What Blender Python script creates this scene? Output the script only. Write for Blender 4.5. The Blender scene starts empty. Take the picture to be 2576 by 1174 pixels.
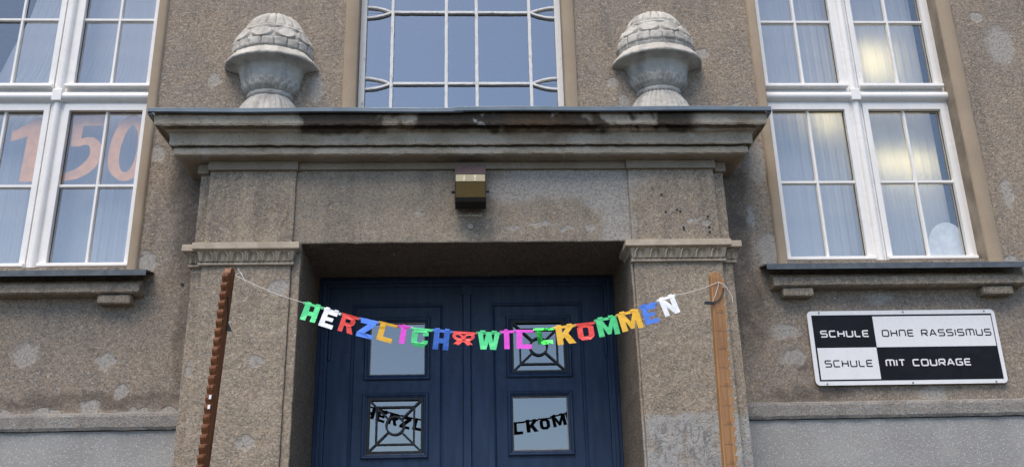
import bpy, bmesh, math, random
from math import sin, cos, pi, radians, atan2, hypot
from mathutils import Vector, Matrix, noise
from mathutils.geometry import tessellate_polygon
random.seed(7)
S = bpy.context.scene
COL = S.collection

# ------------------------------------------------------------------ camera, sky, sun, exposure
cam_data = bpy.data.cameras.new('camera')
cam_data.sensor_width = 36.0
cam_data.lens = 36.0 * 2311.0 / 2576.0
cam_data.clip_start = 0.05
cam_data.clip_end = 2000.0
cam = bpy.data.objects.new('camera', cam_data)
COL.objects.link(cam)
RT = Vector((0.99896676, -0.03978225, -0.02197223))
DN = Vector((-0.00734384, 0.33581292, -0.94190007))
FW = Vector((0.04484946, 0.94108823, 0.3351738))
rot = Matrix((RT, -DN, -FW)).transposed()
cam.matrix_world = Matrix.Translation((0.0, -6.2, 1.6)) @ rot.to_4x4()
S.camera = cam

SUN_EL, SUN_AZ = radians(64), radians(205)      # azimuth clockwise from +Y
W = bpy.data.worlds.new('World')
S.world = W
W.use_nodes = True
nt = W.node_tree
nt.nodes.clear()
sky = nt.nodes.new('ShaderNodeTexSky')
sky.sky_type = 'NISHITA'
sky.sun_disc = False
sky.sun_elevation = SUN_EL
sky.sun_rotation = SUN_AZ
sky.air_density = 1.0
sky.dust_density = 1.0
sky.ozone_density = 1.6
bg = nt.nodes.new('ShaderNodeBackground')
bg.inputs['Strength'].default_value = 0.075
wo = nt.nodes.new('ShaderNodeOutputWorld')
nt.links.new(sky.outputs[0], bg.inputs[0])
nt.links.new(bg.outputs[0], wo.inputs[0])

sd = bpy.data.lights.new('sun', 'SUN')
sd.energy = 1.5
sd.angle = radians(44)
sd.color = (1.0, 0.87, 0.73)
sun = bpy.data.objects.new('sun', sd)
COL.objects.link(sun)
sdir = Vector((sin(SUN_AZ) * cos(SUN_EL), cos(SUN_AZ) * cos(SUN_EL), sin(SUN_EL)))
sun.rotation_euler = (-sdir).to_track_quat('-Z', 'Y').to_euler()
sun.location = (0, -10, 12)

S.view_settings.view_transform = 'Standard'
S.view_settings.look = 'None'
S.view_settings.gamma = 1.0
S.view_settings.use_curve_mapping = False
S.view_settings.exposure = 1.46
S.render.engine = 'CYCLES'
S.cycles.max_bounces = 8
S.cycles.caustics_reflective = False
S.cycles.transparent_max_bounces = 16

# ------------------------------------------------------------------ material helpers
class NT:
    def __init__(self, name):
        self.m = bpy.data.materials.new(name)
        self.m.use_nodes = True
        self.t = self.m.node_tree
        self.t.nodes.clear()
        self.out = self.t.nodes.new('ShaderNodeOutputMaterial')
        self.geo = self.t.nodes.new('ShaderNodeNewGeometry')
        self.pos = self.geo.outputs['Position']
    def n(self, typ, **kw):
        x = self.t.nodes.new(typ)
        for k, v in kw.items():
            setattr(x, k, v)
        return x
    def set(self, sock, v):
        if isinstance(v, bpy.types.NodeSocket):
            self.t.links.new(v, sock)
        else:
            if isinstance(v, (tuple, list)) and len(v) == 3 and sock.type == 'RGBA':
                v = (*v, 1.0)
            sock.default_value = v
    def noise(self, scale, detail=3.0, rough=0.55, vec=None, distort=0.0):
        x = self.n('ShaderNodeTexNoise')
        self.set(x.inputs['Vector'], vec if vec is not None else self.pos)
        x.inputs['Scale'].default_value = scale
        x.inputs['Detail'].default_value = detail
        x.inputs['Roughness'].default_value = rough
        x.inputs['Distortion'].default_value = distort
        return x.outputs['Fac']
    def noisec(self, scale, detail=2.0):
        x = self.n('ShaderNodeTexNoise')
        self.set(x.inputs['Vector'], self.pos)
        x.inputs['Scale'].default_value = scale
        x.inputs['Detail'].default_value = detail
        return x.outputs['Color']
    def voro(self, scale, out='Color', vec=None, feature='F1'):
        x = self.n('ShaderNodeTexVoronoi', feature=feature)
        self.set(x.inputs['Vector'], vec if vec is not None else self.pos)
        x.inputs['Scale'].default_value = scale
        return x.outputs[out]
    def ramp(self, fac, a, b, ca=0.0, cb=1.0):
        x = self.n('ShaderNodeMapRange')
        x.interpolation_type = 'SMOOTHSTEP'
        self.set(x.inputs[0], fac)
        x.inputs[1].default_value = a
        x.inputs[2].default_value = b
        x.inputs[3].default_value = ca
        x.inputs[4].default_value = cb
        return x.outputs[0]
    def math(self, op, a, b=0.0):
        x = self.n('ShaderNodeMath', operation=op)
        self.set(x.inputs[0], a)
        self.set(x.inputs[1], b)
        return x.outputs[0]
    def vmath(self, op, a, b=(0, 0, 0)):
        x = self.n('ShaderNodeVectorMath', operation=op)
        self.set(x.inputs[0], a)
        self.set(x.inputs[1], b)
        return x.outputs['Value' if op in ('LENGTH', 'DOT_PRODUCT') else 'Vector']
    def mix(self, fac, a, b, mode='MIX'):
        x = self.n('ShaderNodeMix', data_type='RGBA', blend_type=mode)
        self.set(x.inputs[0], fac)
        self.set(x.inputs[6], a)
        self.set(x.inputs[7], b)
        return x.outputs[2]
    def bump(self, h, dist=0.004, strength=1.0, normal=None):
        x = self.n('ShaderNodeBump')
        x.inputs['Strength'].default_value = strength
        x.inputs['Distance'].default_value = dist
        self.set(x.inputs['Height'], h)
        if normal is not None:
            self.set(x.inputs['Normal'], normal)
        return x.outputs[0]
    def bsdf(self, color, rough=0.8, metal=0.0, normal=None, spec=0.4, **kw):
        x = self.n('ShaderNodeBsdfPrincipled')
        self.set(x.inputs['Base Color'], color)
        self.set(x.inputs['Roughness'], rough)
        self.set(x.inputs['Metallic'], metal)
        self.set(x.inputs['Specular IOR Level'], spec)
        for k, v in kw.items():
            self.set(x.inputs[k], v)
        if normal is not None:
            self.set(x.inputs['Normal'], normal)
        self.t.links.new(x.outputs[0], self.out.inputs[0])
        return x
    def blob(self, c, r):
        """0 at the centre of an ellipsoid, 1 on its surface"""
        d = self.vmath('SUBTRACT', self.warp, c)
        d = self.vmath('MULTIPLY', d, (1 / r[0], 1 / r[1], 1 / r[2]))
        return self.vmath('LENGTH', d)
    def mkwarp(self, scale, amt):
        c = self.vmath('SUBTRACT', self.noisec(scale), (0.5, 0.5, 0.5))
        c = self.vmath('MULTIPLY', c, (amt, amt, amt))
        self.warp = self.vmath('ADD', self.pos, c)
    def blobs(self, lst, soft=0.12):
        d = None
        for c, r in lst:
            b = self.blob(c, r)
            d = b if d is None else self.math('MINIMUM', d, b)
        return self.ramp(d, 1.0 + soft, 1.0 - soft)

def plain(name, color, rough=0.6, metal=0.0, spec=0.4, var=0.12, nscale=14.0, bump=0.0, bscale=120.0):
    M = NT(name)
    f = M.noise(nscale, 4.0)
    c = M.mix(M.ramp(f, 0.3, 0.7), tuple(x * (1 - var) for x in color), tuple(min(1, x * (1 + var)) for x in color))
    nrm = M.bump(M.noise(bscale, 3.0), bump) if bump else None
    r = M.ramp(M.noise(nscale * 2.3, 3.0), 0.3, 0.7, max(0.02, rough - 0.08), min(1.0, rough + 0.08))
    M.bsdf(c, r, metal, nrm, spec)
    return M.m

# repair patches (centre, radii) in metres on the facade
PATCH = [((-2.99, 0, 2.975), (.075, .2, .085)), ((-2.45, 0, 2.93), (.07, .2, .06)), ((-2.33, 0, 2.715), (.05, .2, .045)),
         ((-2.52, 0, 2.62), (.06, .2, .05)), ((-3.07, 0, 2.575), (.07, .2, .03)), ((-2.8, 0, 2.58), (.09, .2, .03)),
         ((-2.0, 0, 2.58), (.07, .2, .03)), ((-3.3, 0, 2.58), (.16, .2, .02)),
         ((-1.275, -.3, 3.34), (.065, .05, .055)), ((-1.39, -.3, 2.848), (.05, .05, .042)), ((-1.415, -.3, 2.33), (.05, .05, .045)),
         ((-1.80, -.26, 2.80), (.032, .035, .06)),
         ((2.15, 0, 3.67), (.085, .2, .12)), ((4.20, 0, 5.36), (.11, .2, .17)), ((4.06, 0, 5.62), (.05, .2, .04)),
         ((2.14, 0, 4.36), (.085, .2, .16)), ((2.2, 0, 3.07), (.095, .2, .055)), ((2.23, 0, 2.885), (.085, .2, .06)),
         ((3.16, 0, 2.62), (.10, .2, .05)), ((2.9, 0, 3.30), (.10, .2, .04)), ((2.05, 0, 3.93), (.03, .2, .09)),
         ((2.36, 0, 3.52), (.14, .2, .03)), ((3.9, 0, 3.55), (.1, .2, .06)), ((4.0, 0, 4.1), (.05, .2, .12)),
         ((-2.26, 0, 3.62), (.06, .2, .07)), ((-2.27, 0, 4.45), (.05, .2, .06)), ((-2.2, 0, 2.57), (.1, .2, .04)),
         ((-1.15, 0, 4.97), (.05, .2, .12)), ((1.09, 0, 5.03), (.04, .2, .05)), ((1.17, 0, 4.86), (.04, .2, .07)),
         ((1.80, 0, 5.28), (.05, .2, .05)), ((-1.92, 0, 5.05), (.05, .2, .06)),
         ((2.02, 0, 4.8), (.06, .2, .06)), ((1.02, -.28, 3.76), (.11, .06, .5)), ((.72, -.28, 4.09), (.52, .06, .13)),
         ((.95, -.28, 4.0), (.2, .06, .14)), ((.30, -.28, 3.75), (.06, .06, .018)), ((.66, -.28, 3.745), (.05, .06, .02)),
         ((.82, -.28, 3.745), (.035, .06, .018)), ((.5, -.28, 3.77), (.09, .06, .015)), ((-.35, -.28, 3.86), (.05, .06, .012)),
         ((.3, -.28, 4.03), (.2, .06, .1)), ((1.53, -.3, 3.79), (.035, .05, .022)), ((1.63, -.3, 3.77), (.035, .05, .02)), ((1.46, -.3, 3.735), (.02, .05, .015))]

SOOT = [((-1.98, 0, 3.75), (.10, .3, .32)), ((-2.03, 0, 4.15), (.12, .3, .2)), ((1.93, 0, 3.75), (.10, .3, .45)), ((1.95, 0, 4.15), (.1, .3, .2)), ((1.95, 0, 3.2), (.12, .3, .3)),
        ((-1.95, 0, 3.1), (.07, .3, .4)), ((-2.5, 0, 2.66), (.8, .3, .05)), ((2.3, 0, 2.63), (.3, .3, .06)), ((2.28, 0, 2.82), (.05, .3, .08))]

def stucco(name, tan, dark, patch=None, grain=1.0, bumpd=0.012, grey=(.365, .345, .315), pits=0.40, repaint=None, soil=True, soot=False):
    M = NT(name)
    big = M.noise(1.3, 5.0, 0.6)
    mid = M.noise(7.0, 4.0, 0.6)
    base = M.mix(M.ramp(M.math('ADD', M.math('MULTIPLY', big, 0.6), M.math('MULTIPLY', mid, 0.4)), 0.38, 0.62), dark, tan)
    if soil:     # rain soot lies in broad vertical runs
        st = M.noise(1.0, 5.0, 0.65, vec=M.vmath('MULTIPLY', M.pos, (5.0, 3.0, 0.9)))
        base = M.mix(M.ramp(st, 0.50, 0.72, 0.0, 0.48), base, (.12, .11, .10))
    fine = M.noise(56.0 * grain, 4.0, 0.7, distort=1.4)
    pit = M.noise(80.0 * grain, 3.0, 0.6, distort=.8)
    sep = M.n('ShaderNodeSeparateColor')
    M.set(sep.inputs[0], M.voro(95.0 * grain))
    # warm, pinkish and grey grains
    tone = M.noise(26.0 * grain, 3.0, 0.6)
    col = M.mix(M.ramp(tone, .50, .66, 0.0, .40), base, (.38, .29, .20))
    col = M.mix(M.ramp(tone, .48, .34, 0.0, .35), col, (.27, .245, .22))
    gv = M.n('ShaderNodeCombineColor')
    g_ = M.ramp(fine, .33, .67, .62, 1.36)
    for i in range(3):
        M.set(gv.inputs[i], g_)
    col = M.mix(1.0, col, gv.outputs[0], 'MULTIPLY')
    col = M.mix(M.ramp(pit, pits - .02, pits - 0.09, 0.0, 0.75), col, (.05, .042, .036))
    white = M.math('MULTIPLY', M.ramp(sep.outputs[0], 0.93, 0.97), M.ramp(fine, .45, .55))
    col = M.mix(M.math('MULTIPLY', white, 0.45), col, (.58, .55, .5))
    h = M.math('ADD', M.math('MULTIPLY', M.noise(34.0 * grain, 4.0, 0.65), 0.6), M.math('MULTIPLY', fine, .7))
    if soot:
        M.mkwarp(7.0, .16)
        sm = M.blobs(SOOT, .45)
        col = M.mix(M.math('MULTIPLY', sm, M.ramp(M.noise(9.0, 4.0, .6), .3, .6, .2, .6)), col, (.085, .068, .060))
    if patch:
        M.mkwarp(16.0, 0.085)
        pm = M.blobs(patch, 0.30)
        pg = M.mix(M.ramp(M.noise(60.0, 3.0), 0.35, 0.6), tuple(x * .72 for x in grey), tuple(x * 1.12 for x in grey))
        keep = M.math('MULTIPLY', pm, M.ramp(pit, 0.32, 0.46, 0.3, 0.9))
        col = M.mix(keep, col, pg)
        h = M.math('MULTIPLY', h, M.ramp(pm, 0.0, 1.0, 1.0, 0.4))
    if repaint is not None:
        z = M.n('ShaderNodeSeparateXYZ')
        M.set(z.inputs[0], M.pos)
        zz = M.math('ADD', z.outputs[2], M.math('MULTIPLY', M.math('SUBTRACT', M.noise(9.0, 4.0), 0.5), 0.16))
        rm = M.ramp(zz, repaint + 0.025, repaint - 0.025)
        worn = M.ramp(M.noise(11.0, 5.0, 0.7, vec=M.vmath('MULTIPLY', M.pos, (1.6, 1, .8))), 0.36, 0.52, 0.35, 1.0)
        gc = M.mix(M.ramp(fine, 0.30, 0.50), (.16, .155, .15), (.40, .39, .37))
        scr = M.noise(1.0, 4.0, .7, vec=M.vmath('MULTIPLY', M.pos, (17.0, 3.0, 8.0)), distort=1.5)
        zone = M.math('MULTIPLY', M.blobs([((1.36, -.3, 2.27), (.27, .3, .15))], .35), M.ramp(scr, .50, .42))
        gc = M.mix(M.math('MULTIPLY', zone, .5), gc, (.10, .10, .10))
        col = M.mix(M.math('MULTIPLY', rm, worn), col, gc)
    nrm = M.bump(h, bumpd, 1.0)
    M.bsdf(col, 0.95, 0.0, nrm, 0.15)
    return M.m

M_WALL = stucco('pebbledash', (.335, .275, .215), (.275, .238, .20), PATCH, soot=True)
M_PILA = stucco('pilaster_render', (.36, .30, .23), (.295, .25, .198), PATCH, bumpd=0.010)
M_PILR = stucco('repainted_pilaster_render', (.36, .30, .23), (.295, .25, .198), PATCH, bumpd=0.010, repaint=2.46)
M_LINT = stucco('lintel_render', (.345, .29, .225), (.27, .235, .19), PATCH, grain=1.45, bumpd=0.006)
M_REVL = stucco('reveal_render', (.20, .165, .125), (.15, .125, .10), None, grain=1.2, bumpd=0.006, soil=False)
M_PLIN = NT('washed_terrazzo')
def _pl():
    M = M_PLIN
    b = M.mix(M.ramp(M.noise(2.2, 5.0, .6), .35, .65), (.285, .28, .27), (.345, .34, .325))
    v = M.voro(88.0, 'Distance')
    c = M.n('ShaderNodeSeparateColor'); M.set(c.inputs[0], M.voro(88.0))
    sp = M.math('MULTIPLY', M.ramp(v, .40, .26), M.math('GREATER_THAN', c.outputs[0], .55))
    col = M.mix(M.math('MULTIPLY', sp, .6), b, (.60, .59, .57))
    dk = M.math('MULTIPLY', M.ramp(v, .34, .22), M.math('LESS_THAN', c.outputs[0], .10))
    col = M.mix(M.math('MULTIPLY', dk, .6), col, (.07, .07, .07))
    M.bsdf(col, .8, 0, M.bump(M.noise(90, 3), .003), .3)
_pl(); M_PLIN = M_PLIN.m
M_STRG = stucco('string_course_render', (.33, .32, .30), (.26, .25, .235), None, grain=1.7, bumpd=0.012)
M_TRIM = plain('smooth_tan_render', (.35, .28, .205), .85, 0, .2, .08, 3.0, .003, 110)
M_REVS = plain('dirty_smooth_render', (.27, .225, .175), .85, 0, .2, .25, 5.0, .003, 110)
M_CAPI = plain('cast_stone_tan', (.43, .365, .285), .85, 0, .2, .18, 9.0, .003, 90)

def cornice_mat():
    M = NT('weathered_cornice_render')
    b = M.mix(M.ramp(M.noise(3.0, 5.0, .6), .35, .65), (.37, .315, .24), (.49, .435, .355))
    fine = M.noise(95, 3, .65)
    b = M.mix(M.ramp(fine, .42, .30, 0, .8), b, (.06, .05, .042))
    # broad soot and rust stains left by water under the flashing
    sxyz = M.n('ShaderNodeSeparateXYZ'); M.set(sxyz.inputs[0], M.pos)
    s = M.noise(1.0, 4.0, .6, vec=M.vmath('MULTIPLY', M.pos, (2.2, 1.0, 1.2)))
    drip = M.math('ADD', s, M.math('MULTIPLY', M.math('SUBTRACT', M.noise(14, 4), .5), .22))
    zone = M.ramp(M.math('ADD', sxyz.outputs[2], M.math('MULTIPLY', M.math('SUBTRACT', M.noise(5, 3), .5), .09)), 4.375, 4.41)
    ends = M.math('MULTIPLY', M.ramp(sxyz.outputs[0], -1.78, -1.68), M.ramp(sxyz.outputs[0], 1.62, 1.5))
    m = M.math('MULTIPLY', M.math('MULTIPLY', M.ramp(drip, .42, .50), zone), ends)
    b = M.mix(M.math('MULTIPLY', m, .9), b, (.045, .035, .028))
    rust = M.math('MULTIPLY', M.ramp(M.noise(2.6, 4, .6), .5, .66), M.ramp(sxyz.outputs[2], 4.29, 4.33))
    b = M.mix(M.math('MULTIPLY', rust, .45), b, (.17, .105, .06))
    lime = M.ramp(M.noise(6.5, 3, .5), .68, .72)
    b = M.mix(M.math('MULTIPLY', lime, .7), b, (.5, .5, .48))
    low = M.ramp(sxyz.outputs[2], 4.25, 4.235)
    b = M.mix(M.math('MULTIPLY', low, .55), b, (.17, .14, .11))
    h = M.math('ADD', M.noise(60, 4, .65), M.math('MULTIPLY', M.noise(14, 3), .6))
    M.bsdf(b, .95, 0, M.bump(h, .009), .15)
    return M.m
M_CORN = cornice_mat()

def urn_mat():
    M = NT('weathered_cast_stone')
    b = M.mix(M.ramp(M.noise(6, 5, .6), .3, .7), (.43, .41, .37), (.55, .53, .485))
    g = M.noise(1.0, 5, .6, vec=M.vmath('MULTIPLY', M.pos, (9, 9, 2.5)))
    b = M.mix(M.ramp(g, .46, .68, 0, .65), b, (.24, .232, .215))
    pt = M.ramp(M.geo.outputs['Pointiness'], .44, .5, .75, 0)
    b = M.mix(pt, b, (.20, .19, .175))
    M.bsdf(b, .9, 0, M.bump(M.noise(70, 4, .6), .004), .2)
    return M.m
M_URN = urn_mat()

M_ZINC = plain('painted_zinc_flashing', (.135, .175, .21), .45, .35, .4, .12, 6.0)
M_SLATE = plain('dark_zinc_sill', (.10, .115, .13), .5, .3, .4, .2, 18.0)
M_PVC = plain('white_window_frame', (.82, .81, .79), .32, 0, .5, .03, 6.0)
M_RUBBER = plain('black_gasket', (.02, .02, .022), .6)

def peeling():
    M = NT('peeling_white_paint')
    n = M.noise(1.0, 6, .7, vec=M.vmath('MULTIPLY', M.pos, (40, 40, 14)))
    b = M.mix(M.ramp(n, .58, .68), (.70, .70, .69), (.30, .295, .28))
    M.bsdf(b, .7, 0, M.bump(n, .004), .3)
    return M.m
M_PEEL = peeling()

def glass(name, refl=0.17, tint=(.82, .86, .88), wav=0.0004):
    M = NT(name)
    nrm = M.bump(M.noise(1.6, 2), wav)
    tr = M.n('ShaderNodeBsdfTransparent'); tr.inputs[0].default_value = (*tint, 1)
    gl = M.n('ShaderNodeBsdfGlossy'); gl.inputs['Roughness'].default_value = 0.0
    gl.inputs['Color'].default_value = (1, 1, 1, 1)
    M.set(gl.inputs['Normal'], nrm)
    lw = M.n('ShaderNodeLayerWeight'); lw.inputs['Blend'].default_value = .5
    f = M.math('ADD', M.math('MULTIPLY', M.math('POWER', lw.outputs['Facing'], 5.0), 1 - refl), refl)
    mx = M.n('ShaderNodeMixShader')
    M.set(mx.inputs[0], f)
    M.t.links.new(tr.outputs[0], mx.inputs[1])
    M.t.links.new(gl.outputs[0], mx.inputs[2])
    M.t.links.new(mx.outputs[0], M.out.inputs[0])
    return M.m
M_GLASS = glass('double_glazing', .25, (.93, .96, .96), wav=.0006)
M_GLASS_OLD = glass('old_window_glass', .38, (.6, .64, .66), wav=.0012)
M_GLASS_DOOR = glass('door_glass', .25, (.5, .55, .58), wav=.0003)

def curtain_mat():
    M = NT('white_net_curtain')
    v = M.noise(1.0, 3, .6, vec=M.vmath('MULTIPLY', M.pos, (9, 1, .15)))
    c = M.mix(M.ramp(v, .3, .7), (.74, .74, .78), (.81, .81, .85))
    d = M.n('ShaderNodeBsdfDiffuse'); M.set(d.inputs[0], c)
    t = M.n('ShaderNodeBsdfTranslucent'); M.set(t.inputs[0], c)
    a = M.n('ShaderNodeMixShader'); a.inputs[0].default_value = .35
    M.t.links.new(d.outputs[0], a.inputs[1]); M.t.links.new(t.outputs[0], a.inputs[2])
    M.t.links.new(a.outputs[0], M.out.inputs[0])
    return M.m
M_CURT = curtain_mat()
M_ROOM = plain('room_wall_paint', (.32, .31, .29), .9)
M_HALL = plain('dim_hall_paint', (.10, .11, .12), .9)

def door_mat():
    M = NT('navy_door_paint')
    n = M.noise(1.0, 5, .6, vec=M.vmath('MULTIPLY', M.pos, (22, 22, 2.5)))
    b = M.mix(M.ramp(n, .3, .7), (.020, .041, .090), (.031, .061, .125))
    b = M.mix(M.ramp(M.noise(9, 5, .7), .60, .76, 0, .3), b, (.075, .09, .115))
    M.bsdf(b, M.ramp(M.noise(30, 3), .3, .7, .38, .55), 0, M.bump(n, .0015), .3)
    return M.m
M_DOOR = door_mat()
M_IRON = plain('dark_wrought_iron', (.035, .037, .04), .5, .3, .4, .2, 30)
M_PUTTY = plain('pale_glazing_putty', (.46, .40, .35), .8, 0, .2, .25, 25)
M_LAMP = plain('brown_lamp_enamel', (.055, .042, .046), .6, 0, .2, .15, 12)
M_BLACK = plain('black_plastic', (.012, .012, .013), .45)
M_DKBR = plain('black_brown_metal', (.018, .014, .012), .6, 0, .3)
M_CAULK = plain('cream_caulk', (.52, .47, .38), .8, 0, .2, .25, 60)
M_SCREW = plain('pale_plastic_cap', (.50, .43, .36), .55)
M_STEEL = plain('screw_steel', (.30, .29, .28), .4, .8)

def wood_mat(name, c1, c2, axis=(70, 70, 2.2)):
    M = NT(name)
    n = M.noise(1.0, 5, .6, vec=M.vmath('MULTIPLY', M.pos, axis), distort=.8)
    n2 = M.noise(3.0, 4, .6)
    b = M.mix(M.ramp(n, .35, .65), c1, c2)
    b = M.mix(M.ramp(n2, .45, .75, 0, .4), b, tuple(x * .6 for x in c1))
    M.bsdf(b, .45, 0, M.bump(n, .0012), .4)
    return M.m
M_WOODR = wood_mat('reddish_stained_wood', (.14, .052, .02), (.26, .105, .042))
M_WOODY = wood_mat('honey_varnished_wood', (.33, .17, .068), (.44, .24, .10))
M_WOODYF = wood_mat('worn_face_wood', (.30, .15, .065), (.38, .20, .09))
M_PENCIL = plain('dark_pencil_line', (.28, .15, .07), .8)
M_STRING = plain('white_cotton_string', (.72, .70, .66), .9)
M_PAPERW = plain('white_paper', (.85, .85, .85), .8)

def foil(name, c, rough=.30, metal=.12):
    M = NT(name)
    n = M.noise(19, 2, .5)
    r = M.ramp(M.noise(14, 2), .35, .65, rough - .14, rough + .12)
    M.bsdf(c, r, metal, M.bump(n, .005), .7)
    return M.m
FOIL = {'green': foil('green_foil', (.10, .74, .26)), 'white': foil('silver_white_foil', (.95, .95, .96), .4, .15), 'red': foil('red_foil', (.88, .07, .05)),
        'blue': foil('blue_foil', (.10, .26, .88)), 'yellow': foil('gold_foil', (.95, .52, .03)), 'pink': foil('pink_foil', (.95, .09, .74)),
        'deepgreen': foil('mirror_green_foil', (.03, .36, .05), .12, .95)}
M_FOILB = plain('shaded_foil_back', (.045, .045, .05), .6, 0, .2)  # dark grey puts the shade on the letters' backs into their colour
M_DIGIT = plain('orange_painted_paper', (.92, .42, .15), .85, 0, .2, .12, 16)
M_SIGNW = plain('white_enamel_sheet', (.80, .80, .80), .28, 0, .5, .02)
M_SIGNB = plain('black_sign_print', (.010, .010, .013), .35, 0, .15, .2)
M_GROUND = plain('paving_grey', (.055, .053, .05), .9, 0, .2, .2, 2.0, .004, 60)
M_STEP = plain('granite_steps', (.14, .135, .13), .8, 0, .3, .2, 20, .002, 120)

# ------------------------------------------------------------------ mesh helpers
WLOC = {}
class MB:
    def sheet(self, x0, x1, y, z0, z1):
        self.add([(x0, y, z0), (x1, y, z0), (x1, y, z1), (x0, y, z1)], [(0, 1, 2, 3)])
        return self
    def __init__(self):
        self.v, self.f, self.mi = [], [], []
        self.cur = 0
    back = 0
    def add(self, vs, fs):
        b = len(self.v)
        self.v += [tuple(p) for p in vs]
        self.f += [tuple(b + i for i in q) for q in fs]
        self.mi += [self.cur] * len(fs)
    def box(self, x0, x1, y0, y1, z0, z1):
        vs = [(x, y, z) for z in (z0, z1) for y in (y0, y1) for x in (x0, x1)]
        self.add(vs, [(0, 2, 3, 1), (4, 5, 7, 6), (0, 1, 5, 4), (2, 6, 7, 3), (0, 4, 6, 2), (1, 3, 7, 5)])
        return self
    def frame(self, x0, x1, z0, z1, w, y0, y1, wb=None, wt=None):
        """four mitred members around an opening"""
        wb = w if wb is None else wb
        wt = w if wt is None else wt
        o = [(x0, z0), (x1, z0), (x1, z1), (x0, z1)]
        i = [(x0 + w, z0 + wb), (x1 - w, z0 + wb), (x1 - w, z1 - wt), (x0 + w, z1 - wt)]
        vs = [(a, y, b) for y in (y0, y1) for a, b in o + i]
        fs = []
        for k in range(4):
            n = (k + 1) % 4
            fs += [(k, n, 4 + n, 4 + k), (8 + n, 8 + k, 12 + k, 12 + n), (n, k, 8 + k, 8 + n), (4 + k, 4 + n, 12 + n, 12 + k)]
        self.add(vs, fs)
        return self
    def mould(self, x0, x1, z0, z1, prof):
        """picture-frame moulding: prof = list of (inset, y), mitred, closed ring of sections"""
        n = len(prof)
        vs = []
        for a, b, sx, sz in ((x0, z0, 1, 1), (x1, z0, -1, 1), (x1, z1, -1, -1), (x0, z1, 1, -1)):
            vs += [(a + sx * d, y, b + sz * d) for d, y in prof]
        fs = []
        for k in range(4):
            m = (k + 1) % 4
            for j in range(n):
                jj = (j + 1) % n
                fs.append((k * n + j, m * n + j, m * n + jj, k * n + jj))
        self.add(vs, fs)
        return self
    def prism(self, loops, y0, y1, xf=None):
        """loops of (x,z): outer first, then holes; extruded from y0 (front) to y1"""
        tri = tessellate_polygon([[Vector((p[0], p[1], 0)) for p in lp] for lp in loops])
        flat = [p for lp in loops for p in lp]
        n = len(flat)
        vs = [(p[0], y0, p[1]) for p in flat] + [(p[0], y1, p[1]) for p in flat]
        fs = []
        for t in tri:
            a, b, c = t
            ar = (flat[b][0] - flat[a][0]) * (flat[c][1] - flat[a][1]) - (flat[c][0] - flat[a][0]) * (flat[b][1] - flat[a][1])
            if ar < 0:
                a, b, c = a, c, b
            fs += [(a, b, c), (n + a, n + c, n + b)]
        ncap = len(fs)
        o = 0
        for lp in loops:
            m = len(lp)
            for i in range(m):
                j = (i + 1) % m
                fs.append((o + i, o + j, n + o + j, n + o + i))
            o += m
        if xf:
            vs = [xf(*p) for p in vs]
        self.add(vs, fs)
        if self.back:
            st0 = len(self.mi) - len(fs)
            for q in range(1, ncap, 2):
                self.mi[st0 + q] = self.back
        return self
    def tube(self, pts, r, seg=8, closed=False, r2=None):
        pts = [Vector(p) for p in pts]
        n = len(pts)
        vs, fs = [], []
        up = None
        for i, p in enumerate(pts):
            a = pts[(i - 1) % n] if (closed or i > 0) else p
            b = pts[(i + 1) % n] if (closed or i < n - 1) else p
            t = (b - a).normalized()
            if up is None:
                up = Vector((0, 0, 1)) if abs(t.z) < .9 else Vector((0, 1, 0))
            s = t.cross(up).normalized()
            up = s.cross(t).normalized()
            rr = r if r2 is None else r + (r2 - r) * i / (n - 1)
            for k in range(seg):
                g = 2 * pi * k / seg
                vs.append(p + (s * cos(g) + up * sin(g)) * rr)
        m = n if closed else n - 1
        for i in range(m):
            j = (i + 1) % n
            for k in range(seg):
                l = (k + 1) % seg
                fs.append((i * seg + k, i * seg + l, j * seg + l, j * seg + k))
        if not closed:
            fs += [tuple(range(seg))[::-1], tuple((n - 1) * seg + k for k in range(seg))]
        self.add(vs, fs)
        return self
    def ribbon(self, pts, w, y0, y1, closed=False):
        """flat mitred strip along (x,z) points"""
        P = [Vector((p[0], p[1])) for p in pts]
        n = len(P)
        L, R = [], []
        for i in range(n):
            d0 = (P[i] - P[i - 1]).normalized() if (i > 0 or closed) else None
            d1 = (P[(i + 1) % n] - P[i]).normalized() if (i < n - 1 or closed) else None
            if d0 is None: d0 = d1
            if d1 is None: d1 = d0
            n0, n1 = Vector((-d0.y, d0.x)), Vector((-d1.y, d1.x))
            b = n0 + n1
            b = n0 if b.length < 1e-4 else b.normalized()
            k = w * .5 / max(.35, b.dot(n0))
            L.append(P[i] + b * k); R.append(P[i] - b * k)
        vs = []
        for i in range(n):
            vs += [(L[i].x, y0, L[i].y), (R[i].x, y0, R[i].y), (L[i].x, y1, L[i].y), (R[i].x, y1, R[i].y)]
        fs = []
        for i in range(n if closed else n - 1):
            j = (i + 1) % n
            a, b = 4 * i, 4 * j
            fs += [(a, a + 1, b + 1, b), (a + 2, b + 2, b + 3, a + 3), (a, b, b + 2, a + 2), (a + 1, a + 3, b + 3, b + 1)]
        if not closed:
            e = 4 * (n - 1)
            fs += [(0, 2, 3, 1), (e, e + 1, e + 3, e + 2)]
        self.add(vs, fs)
        return self
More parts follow.
